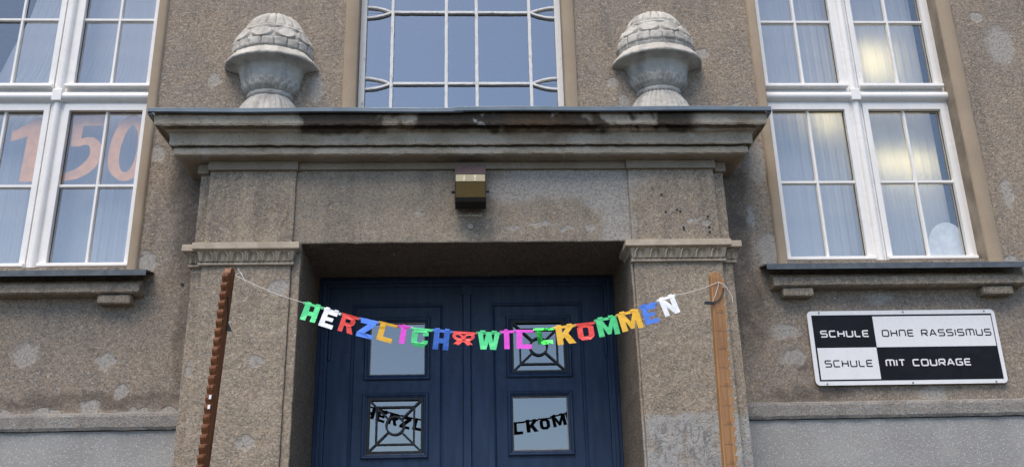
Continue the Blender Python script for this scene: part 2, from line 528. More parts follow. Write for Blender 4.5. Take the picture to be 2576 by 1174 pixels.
    def build(self, name, mat, parent=None, bevel=0.0, smooth=None, at=None, jitter=None):
        loc = Vector(at) if at is not None else (WLOC.get(parent, Vector((0, 0, 0))) if parent else Vector((0, 0, 0)))
        me = bpy.data.meshes.new(name)
        vs = self.v
        if jitter:
            amp, sc = jitter
            vs = [Vector(p) + noise.noise_vector(Vector(p) * sc) * amp for p in vs]
        me.from_pydata([(p[0] - loc.x, p[1] - loc.y, p[2] - loc.z) for p in vs], [], self.f)
        mats = mat if isinstance(mat, (list, tuple)) else [mat]
        for m in mats:
            me.materials.append(m)
        me.polygons.foreach_set('material_index', self.mi)
        bm = bmesh.new(); bm.from_mesh(me)
        bmesh.ops.recalc_face_normals(bm, faces=bm.faces)
        if bevel:
            ed = [e for e in bm.edges if len(e.link_faces) == 2 and e.calc_face_angle(0) > radians(28)]
            bmesh.ops.bevel(bm, geom=ed, offset=bevel, segments=2, profile=.6, affect='EDGES', clamp_overlap=True)
        bm.to_mesh(me); bm.free()
        if smooth is not None:
            me.shade_smooth()
            me.set_sharp_from_angle(angle=radians(smooth))
        o = bpy.data.objects.new(name, me)
        COL.objects.link(o)
        if parent:
            o.parent = parent
            o.location = loc - WLOC.get(parent, Vector((0, 0, 0)))
        else:
            o.location = loc
        WLOC[o] = loc
        return o

def thing(name, label, cat, loc, group=None):
    o = bpy.data.objects.new(name, None)
    COL.objects.link(o)
    o.location = loc
    o.empty_display_size = .1
    WLOC[o] = Vector(loc)
    return tag(o, label, cat, group)
def tag(o, label, cat, group=None):
    o['label'] = label; o['category'] = cat
    if group: o['group'] = group
    return o
def struct(o):
    o['kind'] = 'structure'
    return o

def wall_grid(mb, xs, zs, empty, y0, y1):
    """slab of cells between xs and zs; empty(xc,zc) cells are openings with their reveals"""
    nx, nz = len(xs), len(zs)
    fil = [[not empty((xs[i] + xs[i + 1]) / 2, (zs[j] + zs[j + 1]) / 2) for j in range(nz - 1)] for i in range(nx - 1)]
    g = lambda i, j: 0 <= i < nx - 1 and 0 <= j < nz - 1 and fil[i][j]
    idx = lambda i, j, k: (i * nz + j) * 2 + k
    vs = [(x, y, z) for x in xs for z in zs for y in (y0, y1)]
    fs = []
    for i in range(nx - 1):
        for j in range(nz - 1):
            if not fil[i][j]:
                continue
            fs.append((idx(i, j, 0), idx(i + 1, j, 0), idx(i + 1, j + 1, 0), idx(i, j + 1, 0)))
            fs.append((idx(i, j, 1), idx(i, j + 1, 1), idx(i + 1, j + 1, 1), idx(i + 1, j, 1)))
            if not g(i - 1, j): fs.append((idx(i, j, 0), idx(i, j + 1, 0), idx(i, j + 1, 1), idx(i, j, 1)))
            if not g(i + 1, j): fs.append((idx(i + 1, j, 0), idx(i + 1, j, 1), idx(i + 1, j + 1, 1), idx(i + 1, j + 1, 0)))
            if not g(i, j - 1): fs.append((idx(i, j, 0), idx(i, j, 1), idx(i + 1, j, 1), idx(i + 1, j, 0)))
            if not g(i, j + 1): fs.append((idx(i, j + 1, 0), idx(i + 1, j + 1, 0), idx(i + 1, j + 1, 1), idx(i, j + 1, 1)))
    used = sorted({k for f in fs for k in f})
    mp = {k: n for n, k in enumerate(used)}
    mb.add([vs[k] for k in used], [tuple(mp[k] for k in f) for f in fs])
    return mb

def sweep(mb, prof, xl, xr, yf, step=.025):
    """profile (overhang, z) swept round the front of a block: left return, front, right return"""
    rows = []
    for o, z in prof:
        X0, X1, Y = xl - o, xr + o, yf - o
        rows.append((X0, X1, Y, z))
    nseg = int((xr - xl) / step)
    ns = 6
    pts = []
    for X0, X1, Y, z in rows:
        ys = [0.03 + (Y - 0.03) * t / ns for t in range(ns)]
        r = [(X0, y, z) for y in ys] + [(X0 + (X1 - X0) * t / nseg, Y, z) for t in range(nseg + 1)] + [(X1, y, z) for y in reversed(ys)]
        pts.append(r)
    m = len(pts[0])
    fs = []
    for i in range(len(pts) - 1):
        for j in range(m - 1):
            fs.append((i * m + j, i * m + j + 1, (i + 1) * m + j + 1, (i + 1) * m + j))
    mb.add([p for r in pts for p in r], fs)
    return mb

# ------------------------------------------------------------------ ground and steps
g = MB().box(-900, 900, -900, 900, -1.0, 0.0)
struct(g.build('ground', M_GROUND))
st = thing('entrance_steps', 'granite steps with landing below the blue double door', 'steps', (0, -1.6, 0))
for k in range(5):
    MB().box(-2.2, 2.1, -1.6 - .34 * k, (.56 if k == 0 else -1.6 - .34 * (k - 1) - .002), 0.001, .75 - .15 * k).build('step', M_STEP, st, bevel=.012)

# ------------------------------------------------------------------ the school building
B = thing('school_building', 'brown pebbledash school front with entrance portal and white windows', 'building', (0, 0, 0))
LX, RX = -3.09, 3.005          # window axes
LH = (-3.83, -2.385); RH = (2.268, 3.745); CH = (-.852, .726)
ZB, ZT = 3.585, 6.86
def hole(x, z):
    if LH[0] < x < LH[1] and ZB < z < ZT: return True
    if RH[0] < x < RH[1] and ZB < z < ZT: return True
    if CH[0] < x < CH[1] and 4.60 < z < ZT: return True
    if -1.17 < x < 1.115 and z < 3.675: return True
    return False
xs = sorted([-7, LH[0], LH[1], -1.17, CH[0], CH[1], 1.115, RH[0], RH[1], 7])
zs = sorted([2.55, ZB, 3.675, 4.60, ZT, 8.0])
wall = wall_grid(MB(), xs, zs, hole, 0.0, .24).build('wall', M_WALL, B)
# plinths with the rough string course on top
for x0, x1 in ((-7.0, -1.80), (1.74, 7.0)):
    MB().box(x0, x1, -.035, .24, 0.0, 2.452).build('plinth', M_PLIN, B, bevel=.004)
    m = MB()
    n = int((x1 - x0) / .03)
    prof = [(.0, 2.66), (-.012, 2.575), (-.052, 2.562), (-.058, 2.545), (-.060, 2.475), (-.052, 2.456), (.0, 2.454)]
    prof[0] = (.01, 2.575)
    for i in range(n):
        a, b = x0 + (x1 - x0) * i / n, x0 + (x1 - x0) * (i + 1) / n
        q = len(prof)
        m.add([(a, y, z) for y, z in prof] + [(b, y, z) for y, z in prof], [(j, j + 1, q + j + 1, q + j) for j in range(q - 1)])
    bm_ = m.build('string_course', M_STRG, B, jitter=(.005, 18.0))
# smooth render bands round the windows
def band(x0, x1, z0, z1, side):
    m = MB()
    prof = [(x0, .03), (x0, -.014), (x0 + (x1 - x0) * .08, -.024), (x0 + (x1 - x0) * .7, -.026), (x0 + (x1 - x0) * .93, -.016), (x1, .012)]
    if side < 0:
        prof = [(x0 + x1 - x, y) for x, y in prof]
    n = 40
    vs, fs = [], []
    for i in range(n + 1):
        z = z0 + (z1 - z0) * i / n
        vs += [(x, y, z) for x, y in prof]
    q = len(prof)
    for i in range(n):
        fs += [(i * q + j, i * q + j + 1, (i + 1) * q + j + 1, (i + 1) * q + j) for j in range(q - 1)]
    m.add(vs, fs)
    m.build('window_trim', M_TRIM, B, smooth=50, jitter=(.003, 6.0))
band(-2.387, -2.314, 3.50, 6.95, 1)
band(2.196, 2.270, 3.50, 6.95, -1)
band(3.743, 3.862, 3.50, 6.95, 1)
band(-3.915, -3.828, 3.50, 6.95, -1)
band(-.962, -.850, 4.62, 6.95, -1)
band(.724, .824, 4.62, 6.95, 1)
# window sills
def sill(x0, x1, blocks):
    s = MB()
    q = [(.02, 3.468), (-.052, 3.464), (-.06, 3.44), (-.10, 3.432), (-.102, 3.376), (-.085, 3.366), (.0, 3.362), (.02, 3.362)]
    n = int((x1 - x0) / .03)
    for i in range(n):
        a, b = x0 + (x1 - x0) * i / n, x0 + (x1 - x0) * (i + 1) / n
        k = len(q)
        s.add([(a, y, z) for y, z in q] + [(b, y, z) for y, z in q], [(j, j + 1, k + j + 1, k + j) for j in range(k - 1)])
    k = len(q)
    s.add([(x0, y, z) for y, z in q], [tuple(range(k))]); s.add([(x1, y, z) for y, z in q], [tuple(range(k))])
    so = s.build('window_sill', M_PILA, B, jitter=(.0045, 22.0))
    f = MB()
    f.prism([[(-.152, 3.507), (.2, 3.566), (.2, 3.572), (-.158, 3.514), (-.158, 3.474), (-.152, 3.474)]], x0 - .055, x1 + .055, xf=lambda a, y, c: (y, a, c))
    f.build('sill_flashing', M_SLATE, so)
    for b0, b1 in blocks:
        MB().box(b0, b1, -.082, .01, 3.300, 3.3625).build('sill_bracket', M_PILA, so, bevel=.014, jitter=(.003, 20))
sill(2.118, 3.93, [(2.182, 2.402), (3.622, 3.84)])
sill(-3.98, -2.255, [(-2.535, -2.312), (-3.92, -3.70)])

# ---- casement windows
def half_round(m, p0, p1, r, axis, y, depth):
    """half-round post from p0 to p1 (vertical or horizontal) bulging towards the street"""
    n = 10
    ring = [(-r + 2 * r * i / n if False else -r * cos(pi * i / n), -depth * sin(pi * i / n)) for i in range(n + 1)]
    vs, fs = [], []
    for t in (p0, p1):
        for a, b in ring:
            vs.append((a + axis, y + b, t) if half_round.vert else (t, y + b, a + axis))
    k = n + 1
    fs = [(i, i + 1, k + i + 1, k + i) for i in range(n)] + [tuple(range(k)), tuple(range(k, 2 * k))]
    m.add(vs, fs)
def casement_window(xc, hx0, hx1):
    fr = MB()
    fr.frame(hx0 + .002, hx1 - .002, ZB, ZT - .002, .026, .105, .19)
    fr.box(xc - .05, xc + .05, .1085, .188, ZB + .026, ZT - .03)
    fr.box(hx0 + .028, xc - .05, .1085, .188, 4.898, 5.02)
    fr.box(xc + .05, hx1 - .028, .1085, .188, 4.898, 5.02)
    w = fr.build('window', M_PVC, B, bevel=.004)
    for a_, b_ in ((hx0 - .002, hx0 + .005), (hx1 - .005, hx1 + .002)):
        MB().box(a_, b_, -.008, .1045, ZB, ZT - .001).build('reveal_lining', M_REVS, w)
    half_round.vert = True
    m = MB(); half_round(m, ZB + .012, 4.908, .031, xc, .109, .036); half_round(m, 5.012, ZT - .03, .031, xc, .109, .036)
    m.build('mullion', M_PVC, w, smooth=40)
    half_round.vert = False
    m = MB(); half_round(m, hx0 + .004, xc - .036, .040, 4.957, .109, .044); half_round(m, xc + .036, hx1 - .004, .040, 4.957, .109, .044)
    m.build('transom', M_PVC, w, smooth=40)
    MB().box(xc - .036, xc + .036, .058, .11, 4.911, 5.008).build('crossing_block', M_PVC, w, bevel=.006)
    for s in (-1, 1):
        a = xc + .05 if s > 0 else hx0 + .028
        b = hx1 - .028 if s > 0 else xc - .05
        for z0, z1, rows in ((3.604, 4.896, 2), (5.022, 6.83, 3)):
            sash = MB()
            sash.frame(a + .003, b - .003, z0, z1, .041, .098, .165, wb=.04 if rows == 2 else .055, wt=.05)
            # rain drip along the bottom rail
            sash.prism([[(.098, z0 + .040), (.060, z0 + .032), (.058, z0 + .008), (.098, z0 + .004)]], a - .004, b + .004, xf=lambda p, q, r_: (q, p, r_))
            so = sash.build('sash', M_PVC, w, bevel=.004)
            gx0, gx1 = a + .044, b - .044
            gz0, gz1 = z0 + (.04 if rows == 2 else .055), z1 - .05
            mx = (gx0 + gx1) / 2
            v = MB(); v.prism([[(mx - .014, .135), (mx - .008, .119), (mx + .008, .119), (mx + .014, .135)]], gz0, gz1, xf=lambda p, q, r_: (p, r_, q))
            v.build('glazing_bar', M_PVC, w)
            hz = [gz0 + (gz1 - gz0) * k / rows for k in range(rows + 1)]
            for z in hz[1:-1]:
                h = MB()
                for c0, c1 in ((gx0, mx - .009), (mx + .009, gx1)):
                    h.prism([[(.135, z - .016), (.118, z - .009), (.118, z + .009), (.135, z + .016)]], c0, c1, xf=lambda p, q, r_: (q, p, r_))
                h.build('glazing_bar', M_PVC, w)
            gk = MB().frame(gx0, gx1, gz0, gz1, .005, .1362, .1400)
            gk.build('gasket', M_RUBBER, w)
            for z_0, z_1 in zip(hz[:-1], hz[1:]):
                for c0, c1 in ((gx0 + .001, mx - .001), (mx + .001, gx1 - .001)):
                    MB().sheet(c0, c1, .1425, z_0 + .001, z_1 - .001).build('pane', M_GLASS, w)
    return w
casement_window(LX, *LH)
casement_window(RX, *RH)

# ---- leaded-look stair window over the portal
fr = MB().frame(CH[0] + .002, CH[1] - .002, 4.55, ZT - .002, .047, .075, .15)
cw = fr.build('window', M_PEEL, B, bevel=.004)
cw['label'] = 'stair window with peeling white bars and curved side bars'
VX = [-.602, -.180, .057, .476]
HZ = [5.070, 5.705, 6.34]
def bar(pts, w=.025, y0=.088, y1=.125):
    m = MB().ribbon(pts, w, y0, y1)
    return m.build('glazing_bar', M_PEEL, cw, bevel=.005, jitter=(.0025, 30.0))
def line(a, b, n=24):
    return [(a[0] + (b[0] - a[0]) * i / n, a[1] + (b[1] - a[1]) * i / n) for i in range(n + 1)]
for x in VX:
    bar(line((x, 4.58), (x, ZT - .04), 60))
ex = [-.805] + VX + [.679]
for z in HZ:
    for i in range(1, 4):
        bar(line((ex[i] + .012, z), (ex[i + 1] - .012, z)), .022, .0895, .124)
    for x0, x1 in ((-.805, VX[0] - .012), (.679, VX[3] + .012)):
        for s in (-1, 1):
            pts = [(x1 + (x0 - x1) * t, z + s * .048 * (sin(t * pi / 2) ** .8)) for t in [i / 14 for i in range(15)]]
            bar(pts, .018, .090 + .0005 * s, .123)
zz = [4.60] + HZ + [6.81]
for i in range(5):
    for j in range(4):
        MB().sheet(ex[i] + .001, ex[i + 1] - .001, .113, zz[j] + .001, zz[j + 1] - .001).build('pane', M_GLASS_OLD, cw)

# ---- interior shell behind the front (rooms, stair hall, porch)
def room(x0, x1, z0, z1, mat, y0=.245, y1=4.2):
    MB().add
    m = MB()
    vs = [(x, y, z) for z in (z0, z1) for y in (y0, y1) for x in (x0, x1)]
    m.add(vs, [(0, 2, 3, 1), (4, 5, 7, 6), (2, 6, 7, 3), (0, 4, 6, 2), (1, 3, 7, 5)])
    return m.build('room_shell', mat, B)
room(-6.9, -1.5, 2.6, 7.6, M_ROOM)
room(1.5, 6.9, 2.6, 7.6, M_ROOM)
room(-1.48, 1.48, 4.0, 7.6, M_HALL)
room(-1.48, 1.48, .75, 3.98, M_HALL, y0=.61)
MB().box(-7.05, 7.05, .02, 4.4, 8.0, 8.25).build('roof_slab', M_ZINC, B)
MB().box(-7.05, 7.05, 4.25, 4.4, 0, 8.0).build('rear_wall', M_ROOM, B)
MB().box(-7.05, -7.0, -.0, 4.25, 0, 8.0).build('side_wall', M_WALL, B)
MB().box(7.0, 7.05, -.0, 4.25, 0, 8.0).build('side_wall', M_WALL, B)

# ---- portal: jambs, pilasters, lintel, capitals, cornice
OX0, OX1 = -1.14, 1.085
def slab(name, mat, x0, x1, y0, y1, z0, z1, parent=B, bev=.010, st=.06, jit=(.004, 14.0)):
    """block whose front is finely divided so that its edges can be uneven"""
    nx, nz = max(1, int((x1 - x0) / st)), max(1, int((z1 - z0) / st))
    m = wall_grid(MB(), [x0 + (x1 - x0) * i / nx for i in range(nx + 1)], [z0 + (z1 - z0) * i / nz for i in range(nz + 1)], lambda x, z: False, y0, y1)
    return m.build(name, mat, parent, bevel=bev, jitter=jit)
# deep jambs and soffit of the doorway
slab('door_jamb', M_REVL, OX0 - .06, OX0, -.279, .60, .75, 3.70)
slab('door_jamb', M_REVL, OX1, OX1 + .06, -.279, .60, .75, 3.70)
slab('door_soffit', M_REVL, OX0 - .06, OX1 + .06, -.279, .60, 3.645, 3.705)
slab('lintel', M_LINT, -1.203, 1.108, -.281, .0, 3.647, 4.238)
PL, PR = (-1.790, -1.200), (1.105, 1.715)
for (a, b), oa, ob, mt, inner in ((PL, -1.868, -1.203, M_PILA, 1), (PR, 1.108, 1.797, M_PILR, -1)):
    pl = slab('pilaster', mt, a, b, -.302, -.1, .75, 4.238)
    slab('backing_pilaster', mt, oa + (.004 if inner > 0 else 0), ob - (0 if inner > 0 else .004), -.262, .0, .75, 4.238, parent=pl)
    i0, i1 = (b + .001, OX0 - .003) if inner > 0 else (OX1 + .003, a - .001)
    slab('jamb_strip', mt, i0, i1, -.2825, -.12, .75, 3.60, parent=pl, bev=.008)
    # crown band under the cornice, stepped with the pilaster
    m = MB().box(a - .012, b + .012, -.326, -.2, 4.172, 4.236)
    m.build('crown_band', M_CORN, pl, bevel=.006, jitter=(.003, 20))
    o0, o1 = (oa - .012, a - .0125) if inner > 0 else (b + .0125, ob + .012)
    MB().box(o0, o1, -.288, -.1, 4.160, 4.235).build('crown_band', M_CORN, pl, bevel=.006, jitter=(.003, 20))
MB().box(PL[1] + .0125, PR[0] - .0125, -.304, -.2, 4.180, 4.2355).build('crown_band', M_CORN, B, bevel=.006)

def echinus(t):
    """capital curve: 0 at the bottom fillet, 1 under the abacus -> overhang"""
    return .018 + .024 * (t ** .7 * .55 + .45 * t ** 2.6)
def capital(x0, x1, yf, mat):
    m = MB()
    prof = [(-.02, 3.636), (.056, 3.634), (.058, 3.590), (.048, 3.584)]
    for i in range(9):
        t = 1 - i / 8
        prof.append((echinus(t) - .012, 3.508 + .070 * t))
    prof += [(.020, 3.505), (.019, 3.488), (-.004, 3.484)]
    sw = MB()
    rows = []
    for o, z in prof:
        rows.append([(x0 - o, -.05, z), (x0 - o, yf - o, z), (x1 + o, yf - o, z), (x1 + o, -.05, z)])
    fs = []
    for i in range(len(rows) - 1):
        for j in range(3):
            fs.append((i * 4 + j, i * 4 + j + 1, i * 4 + j + 5, i * 4 + j + 4))
    m.add([p for r in rows for p in r], fs)
    return m.build('capital', mat, B, bevel=.003, jitter=(.002, 20))
def leaf_mesh(w, yf):
    """raised pointed-arch leaf with a rim and a centre rib, draped on the echinus"""
    nu, nv = 18, 16
    vs, fs = [], []
    for j in range(nv + 1):
        t = j / nv
        half = w * .5 * ((max(.015, 1 - ((t - .40) / .61) ** 2)) ** .5 if t > .40 else 1 + .10 * (.40 - t) / .40)
        for i in range(nu + 1):
            u = -1 + 2 * i / nu
            e = abs(u)
            hgt = .021 * math.exp(-((e - .80) / .16) ** 2) + .013 * math.exp(-(u / .30) ** 2) * (1 - t * .4) - .016 * (e > .97)
            hgt = max(hgt, .021 * math.exp(-((t - .86) / .08) ** 2)) * (1 if e < .97 else 0)
            vs.append((u * half, yf - echinus(t) - hgt + .004, 3.510 + .068 * t))
    for j in range(nv):
        for i in range(nu):
            k = j * (nu + 1) + i
            fs.append((k, k + 1, k + nu + 2, k + nu + 1))
    m = MB(); m.add(vs, fs)
    return m
for (a, b), yf in ((PL, -.302), (PR, -.302)):
    cp = capital(a, b, yf, M_CAPI)
    n = 6
    pitch = (b - a) / n * 1.03
    for k in range(n):
        x = (a + b) / 2 + (k - (n - 1) / 2) * pitch
        m = leaf_mesh(pitch * .86, yf)
        m.v = [(p[0] + x, p[1], p[2]) for p in m.v]
        m.build('carved_leaf', M_CAPI, cp, smooth=60, jitter=(.0012, 40))
    for k in range(n + 1):
        x = (a + b) / 2 + (k - n / 2) * pitch
        m = MB()
        vs, fs = [], []
        for j in range(7):
            t = j / 6
            hw = pitch * .16 * (.25 + .75 * t)
            for u in (-1, -.5, 0, .5, 1):
                vs.append((x + u * hw, yf - echinus(t) - .006 * (1 - u * u) + .004, 3.510 + .068 * t))
        for j in range(6):
            for i in range(4):
                fs.append((j * 5 + i, j * 5 + i + 1, j * 5 + i + 6, j * 5 + i + 5))
        m.add(vs, fs); m.build('carved_dart', M_CAPI, cp, smooth=60)
capL = capital(-1.868, -1.80, -.262, M_CAPI)
capR = capital(1.73, 1.797, -.262, M_CAPI)
for cp, xs_ in ((capL, (-1.87, -1.835)), (capR, (1.765, 1.80))):
    for x in xs_:
        m = leaf_mesh(.05, -.262); m.v = [(p[0] + x, p[1], p[2]) for p in m.v]
        m.build('carved_leaf', M_CAPI, cp, smooth=60)

prof = [(-.24, 4.64), (.255, 4.512), (.262, 4.505), (.264, 4.47), (.262, 4.425), (.256, 4.414), (.250, 4.415), (.247, 4.437), (.206, 4.437), (.204, 4.410), (.198, 4.400), (.180, 4.394), (.176, 4.385), (.177, 4.35),
        (.176, 4.314), (.171, 4.306), (.166, 4.307), (.164, 4.326), (.128, 4.326), (.128, 4.302), (.148, 4.297), (.149, 4.272), (.147, 4.252), (.138, 4.245)]
for i in range(1, 7):
    t = i / 6
    prof.append((.138 - .088 * t, 4.245 - .010 * (1 - (1 - t) ** 2) - .002 * t))
prof.append((-.24, 4.2325))
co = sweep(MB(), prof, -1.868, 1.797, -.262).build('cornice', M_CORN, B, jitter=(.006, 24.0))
def flashing(x0, x1, y, zlift, ret):
    m = MB()
    P = [(.02, 4.668), (-.555, 4.532), (-.562, 4.526), (-.562, 4.500), (-.552, 4.494), (-.548, 4.500), (-.550, 4.520), (.02, 4.660)]
    P = [(a, b + zlift) for a, b in P]
    n = 30
    vs, fs = [], []
    for i in range(n + 1):
        x = x0 + (x1 - x0) * i / n
        vs += [(x, a - (0.0 if a > -.5 else y), b + .0025 * sin(x * 5.1) + (.004 * sin(x * 13) if False else 0)) for a, b in P]
    k = len(P)
    for i in range(n):
        fs += [(i * k + j, i * k + (j + 1) % k, (i + 1) * k + (j + 1) % k, (i + 1) * k + j) for j in range(k)]
    fs += [tuple(range(k)), tuple(n * k + j for j in range(k))]
    m.add(vs, fs)
    # folded-down edge along the return
    xe = x0 if ret < 0 else x1
    s = -1 if ret < 0 else 1
    m.box(min(xe, xe + s * .004), max(xe, xe + s * .004), -.558, .0, 4.494 + zlift, 4.528 + zlift)
    m.box(min(xe + s * .004, xe - s * .03), max(xe + s * .004, xe - s * .03), -.55, .0, 4.486 + zlift, 4.4935 + zlift)
    return m.build('flashing', M_ZINC, co)
flashing(-2.165, -.045, .0, -.004, -1)
flashing(-.105, 2.088, .003, .002, 1)
# drill holes and old fixing spots
for x, z in ((1.452, 3.853), (1.465, 3.739), (1.467, 3.722), (1.641, 3.814), (1.644, 3.735), (1.644, 3.702), (1.33, 3.98), (1.35, 3.85), (1.43, 3.865)):
    MB().tube([(x, -.306, z), (x, -.29, z)], .008, 8).build('drill_hole', M_BLACK, B)
MB().tube([(-2.0, -.006, 3.452), (-2.0, .02, 3.452)], .011, 8).build('drill_hole', M_BLACK, B)

# ---- double door
fy = .50
df = MB()
df.frame(OX0 + .002, OX1 - .002, .66, 3.643, .04, fy, .60)
df.frame(OX0 + .028, OX1 - .028, .68, 3.620, .026, fy - .012, fy + .02)
df.frame(OX0 + .042, OX1 - .042, .69, 3.604, .035, fy + .014, .60)
df.build('door_frame', M_DOOR, B, bevel=.005)
def grille(leaf, x0, x1, z0, z1, y=.535):
    m = MB()
    w = .014
    cx, cz = (x0 + x1) / 2, (z0 + z1) / 2
    m.frame(x0, x1, z0, z1, .016, y - .006, y + .008)
    i0, i1, k0, k1 = x0 + .066, x1 - .066, z0 + .064, z1 - .064
    m.frame(i0 - .006, i1 + .006, k0 - .006, k1 + .006, .012, y - .005, y + .007)
    R = .064
    m.ribbon([(cx + R * cos(2 * pi * k / 32), cz + R * sin(2 * pi * k / 32)) for k in range(32)], w, y - .008, y + .0085, closed=True)
    for sx in (-1, 1):
        for sz in (-1, 1):
            ox, oz = (x1 if sx > 0 else x0), (z1 if sz > 0 else z0)
            d = Vector((ox - cx, oz - cz)); d.normalize()
            m.ribbon([(cx + d.x * (R + .004), cz + d.y * (R + .004)), (ox - sx * .01, oz - sz * .01)], .013, y - .0065, y + .0075)
    return m.build('grille', M_IRON, leaf)
def door_leaf(x0, x1, hinge, rx, wins, grl):
    """stiles and rails round a recessed panel field pierced by two square lights"""
    ly = .532
    z1 = 3.572
    L = MB().frame(x0, x1, .77, z1, .001, ly, ly + .04)
    leaf = wall_grid(MB(), [x0, rx[0], rx[1], x1], [.77, 1.0, 3.437, z1], lambda x, z: rx[0] < x < rx[1] and 1.0 < z < 3.437, ly, ly + .045)
    leaf = leaf.build('door_leaf', M_DOOR, B, bevel=.003)
    MB().mould(rx[0] - .004, rx[1] + .004, .996, 3.441, [(0, ly - .0045), (.008, ly - .007), (.02, ly + .002), (.026, ly + .017), (0, ly + .03)]).build('panel_moulding', M_DOOR, leaf)
    xsx = sorted([rx[0] + .001, rx[1] - .001] + [wins[0][0] + .03, wins[0][1] - .03])
    zsz = [1.001, wins[1][2] + .03, wins[1][3] - .03, wins[0][2] + .03, wins[0][3] - .03, 3.436]
    hl = lambda x, z: wins[0][0] + .03 < x < wins[0][1] - .03 and any(a[2] + .03 < z < a[3] - .03 for a in wins)
    wall_grid(MB(), xsx, zsz, hl, ly + .016, ly + .044).build('door_panel', M_DOOR, leaf)
    for w, gr in zip(wins, grl):
        MB().mould(w[0], w[1], w[2], w[3], [(0, ly + .018), (0, ly + .002), (.007, ly - .006), (.018, ly - .004), (.026, ly + .005), (.036, ly + .009), (.040, ly + .026), (.03, ly + .03)]).build('light_moulding', M_DOOR, leaf)
        if not gr:
            MB().frame(w[0] + .036, w[1] - .036, w[2] + .036, w[3] - .036, .008, ly + .022, ly + .030).build('putty_bead', M_PUTTY, leaf, jitter=(.002, 40))
        pn = MB()
        pn.add([(w[0] + .031, ly + .028, w[2] + .031), (w[1] - .031, ly + .028, w[2] + .031), (w[1] - .031, ly + .037, w[3] - .031), (w[0] + .031, ly + .037, w[3] - .031)], [(0, 1, 2, 3)])
        pn.build('pane', M_GLASS_DOOR, leaf)
        if gr:
            grille(leaf, w[0] + .039, w[1] - .039, w[2] + .037, w[3] - .037, ly + .012)
    for z in (3.03, 1.3):
        m = MB().tube([(hinge, ly - .012, z), (hinge, ly - .012, z + .32)], .0125, 10)
        m.tube([(hinge, ly - .012, z - .012), (hinge, ly - .012, z)], .009, 10)
        m.tube([(hinge, ly - .012, z + .16), (hinge, ly - .012, z + .164)], .014, 10)
        m.build('hinge', M_DOOR, leaf, smooth=40)
    return leaf
dl = door_leaf(-1.062, -.045, -1.050, (-.888, -.212), [(-.792, -.308, 2.868, 3.337), (-.797, -.316, 2.304, 2.773)], (False, True))
dr = door_leaf(-.012, 1.007, 1.004, (.155, .835), [(.258, .746, 2.873, 3.338), (.259, .739, 2.309, 2.772)], (True, False))
ast = MB()
ast.prism([[(-.066, .536), (-.066, .520), (-.058, .506), (-.010, .506), (-.002, .520), (-.002, .536)]], .77, 3.571, xf=lambda a, y, c: (a, c, y))
ast.build('cover_strip', M_DOOR, dl)
MB().box(-.074, .006, .498, .5315, 3.50, 3.5715).build('strip_head', M_DOOR, dl, bevel=.004)

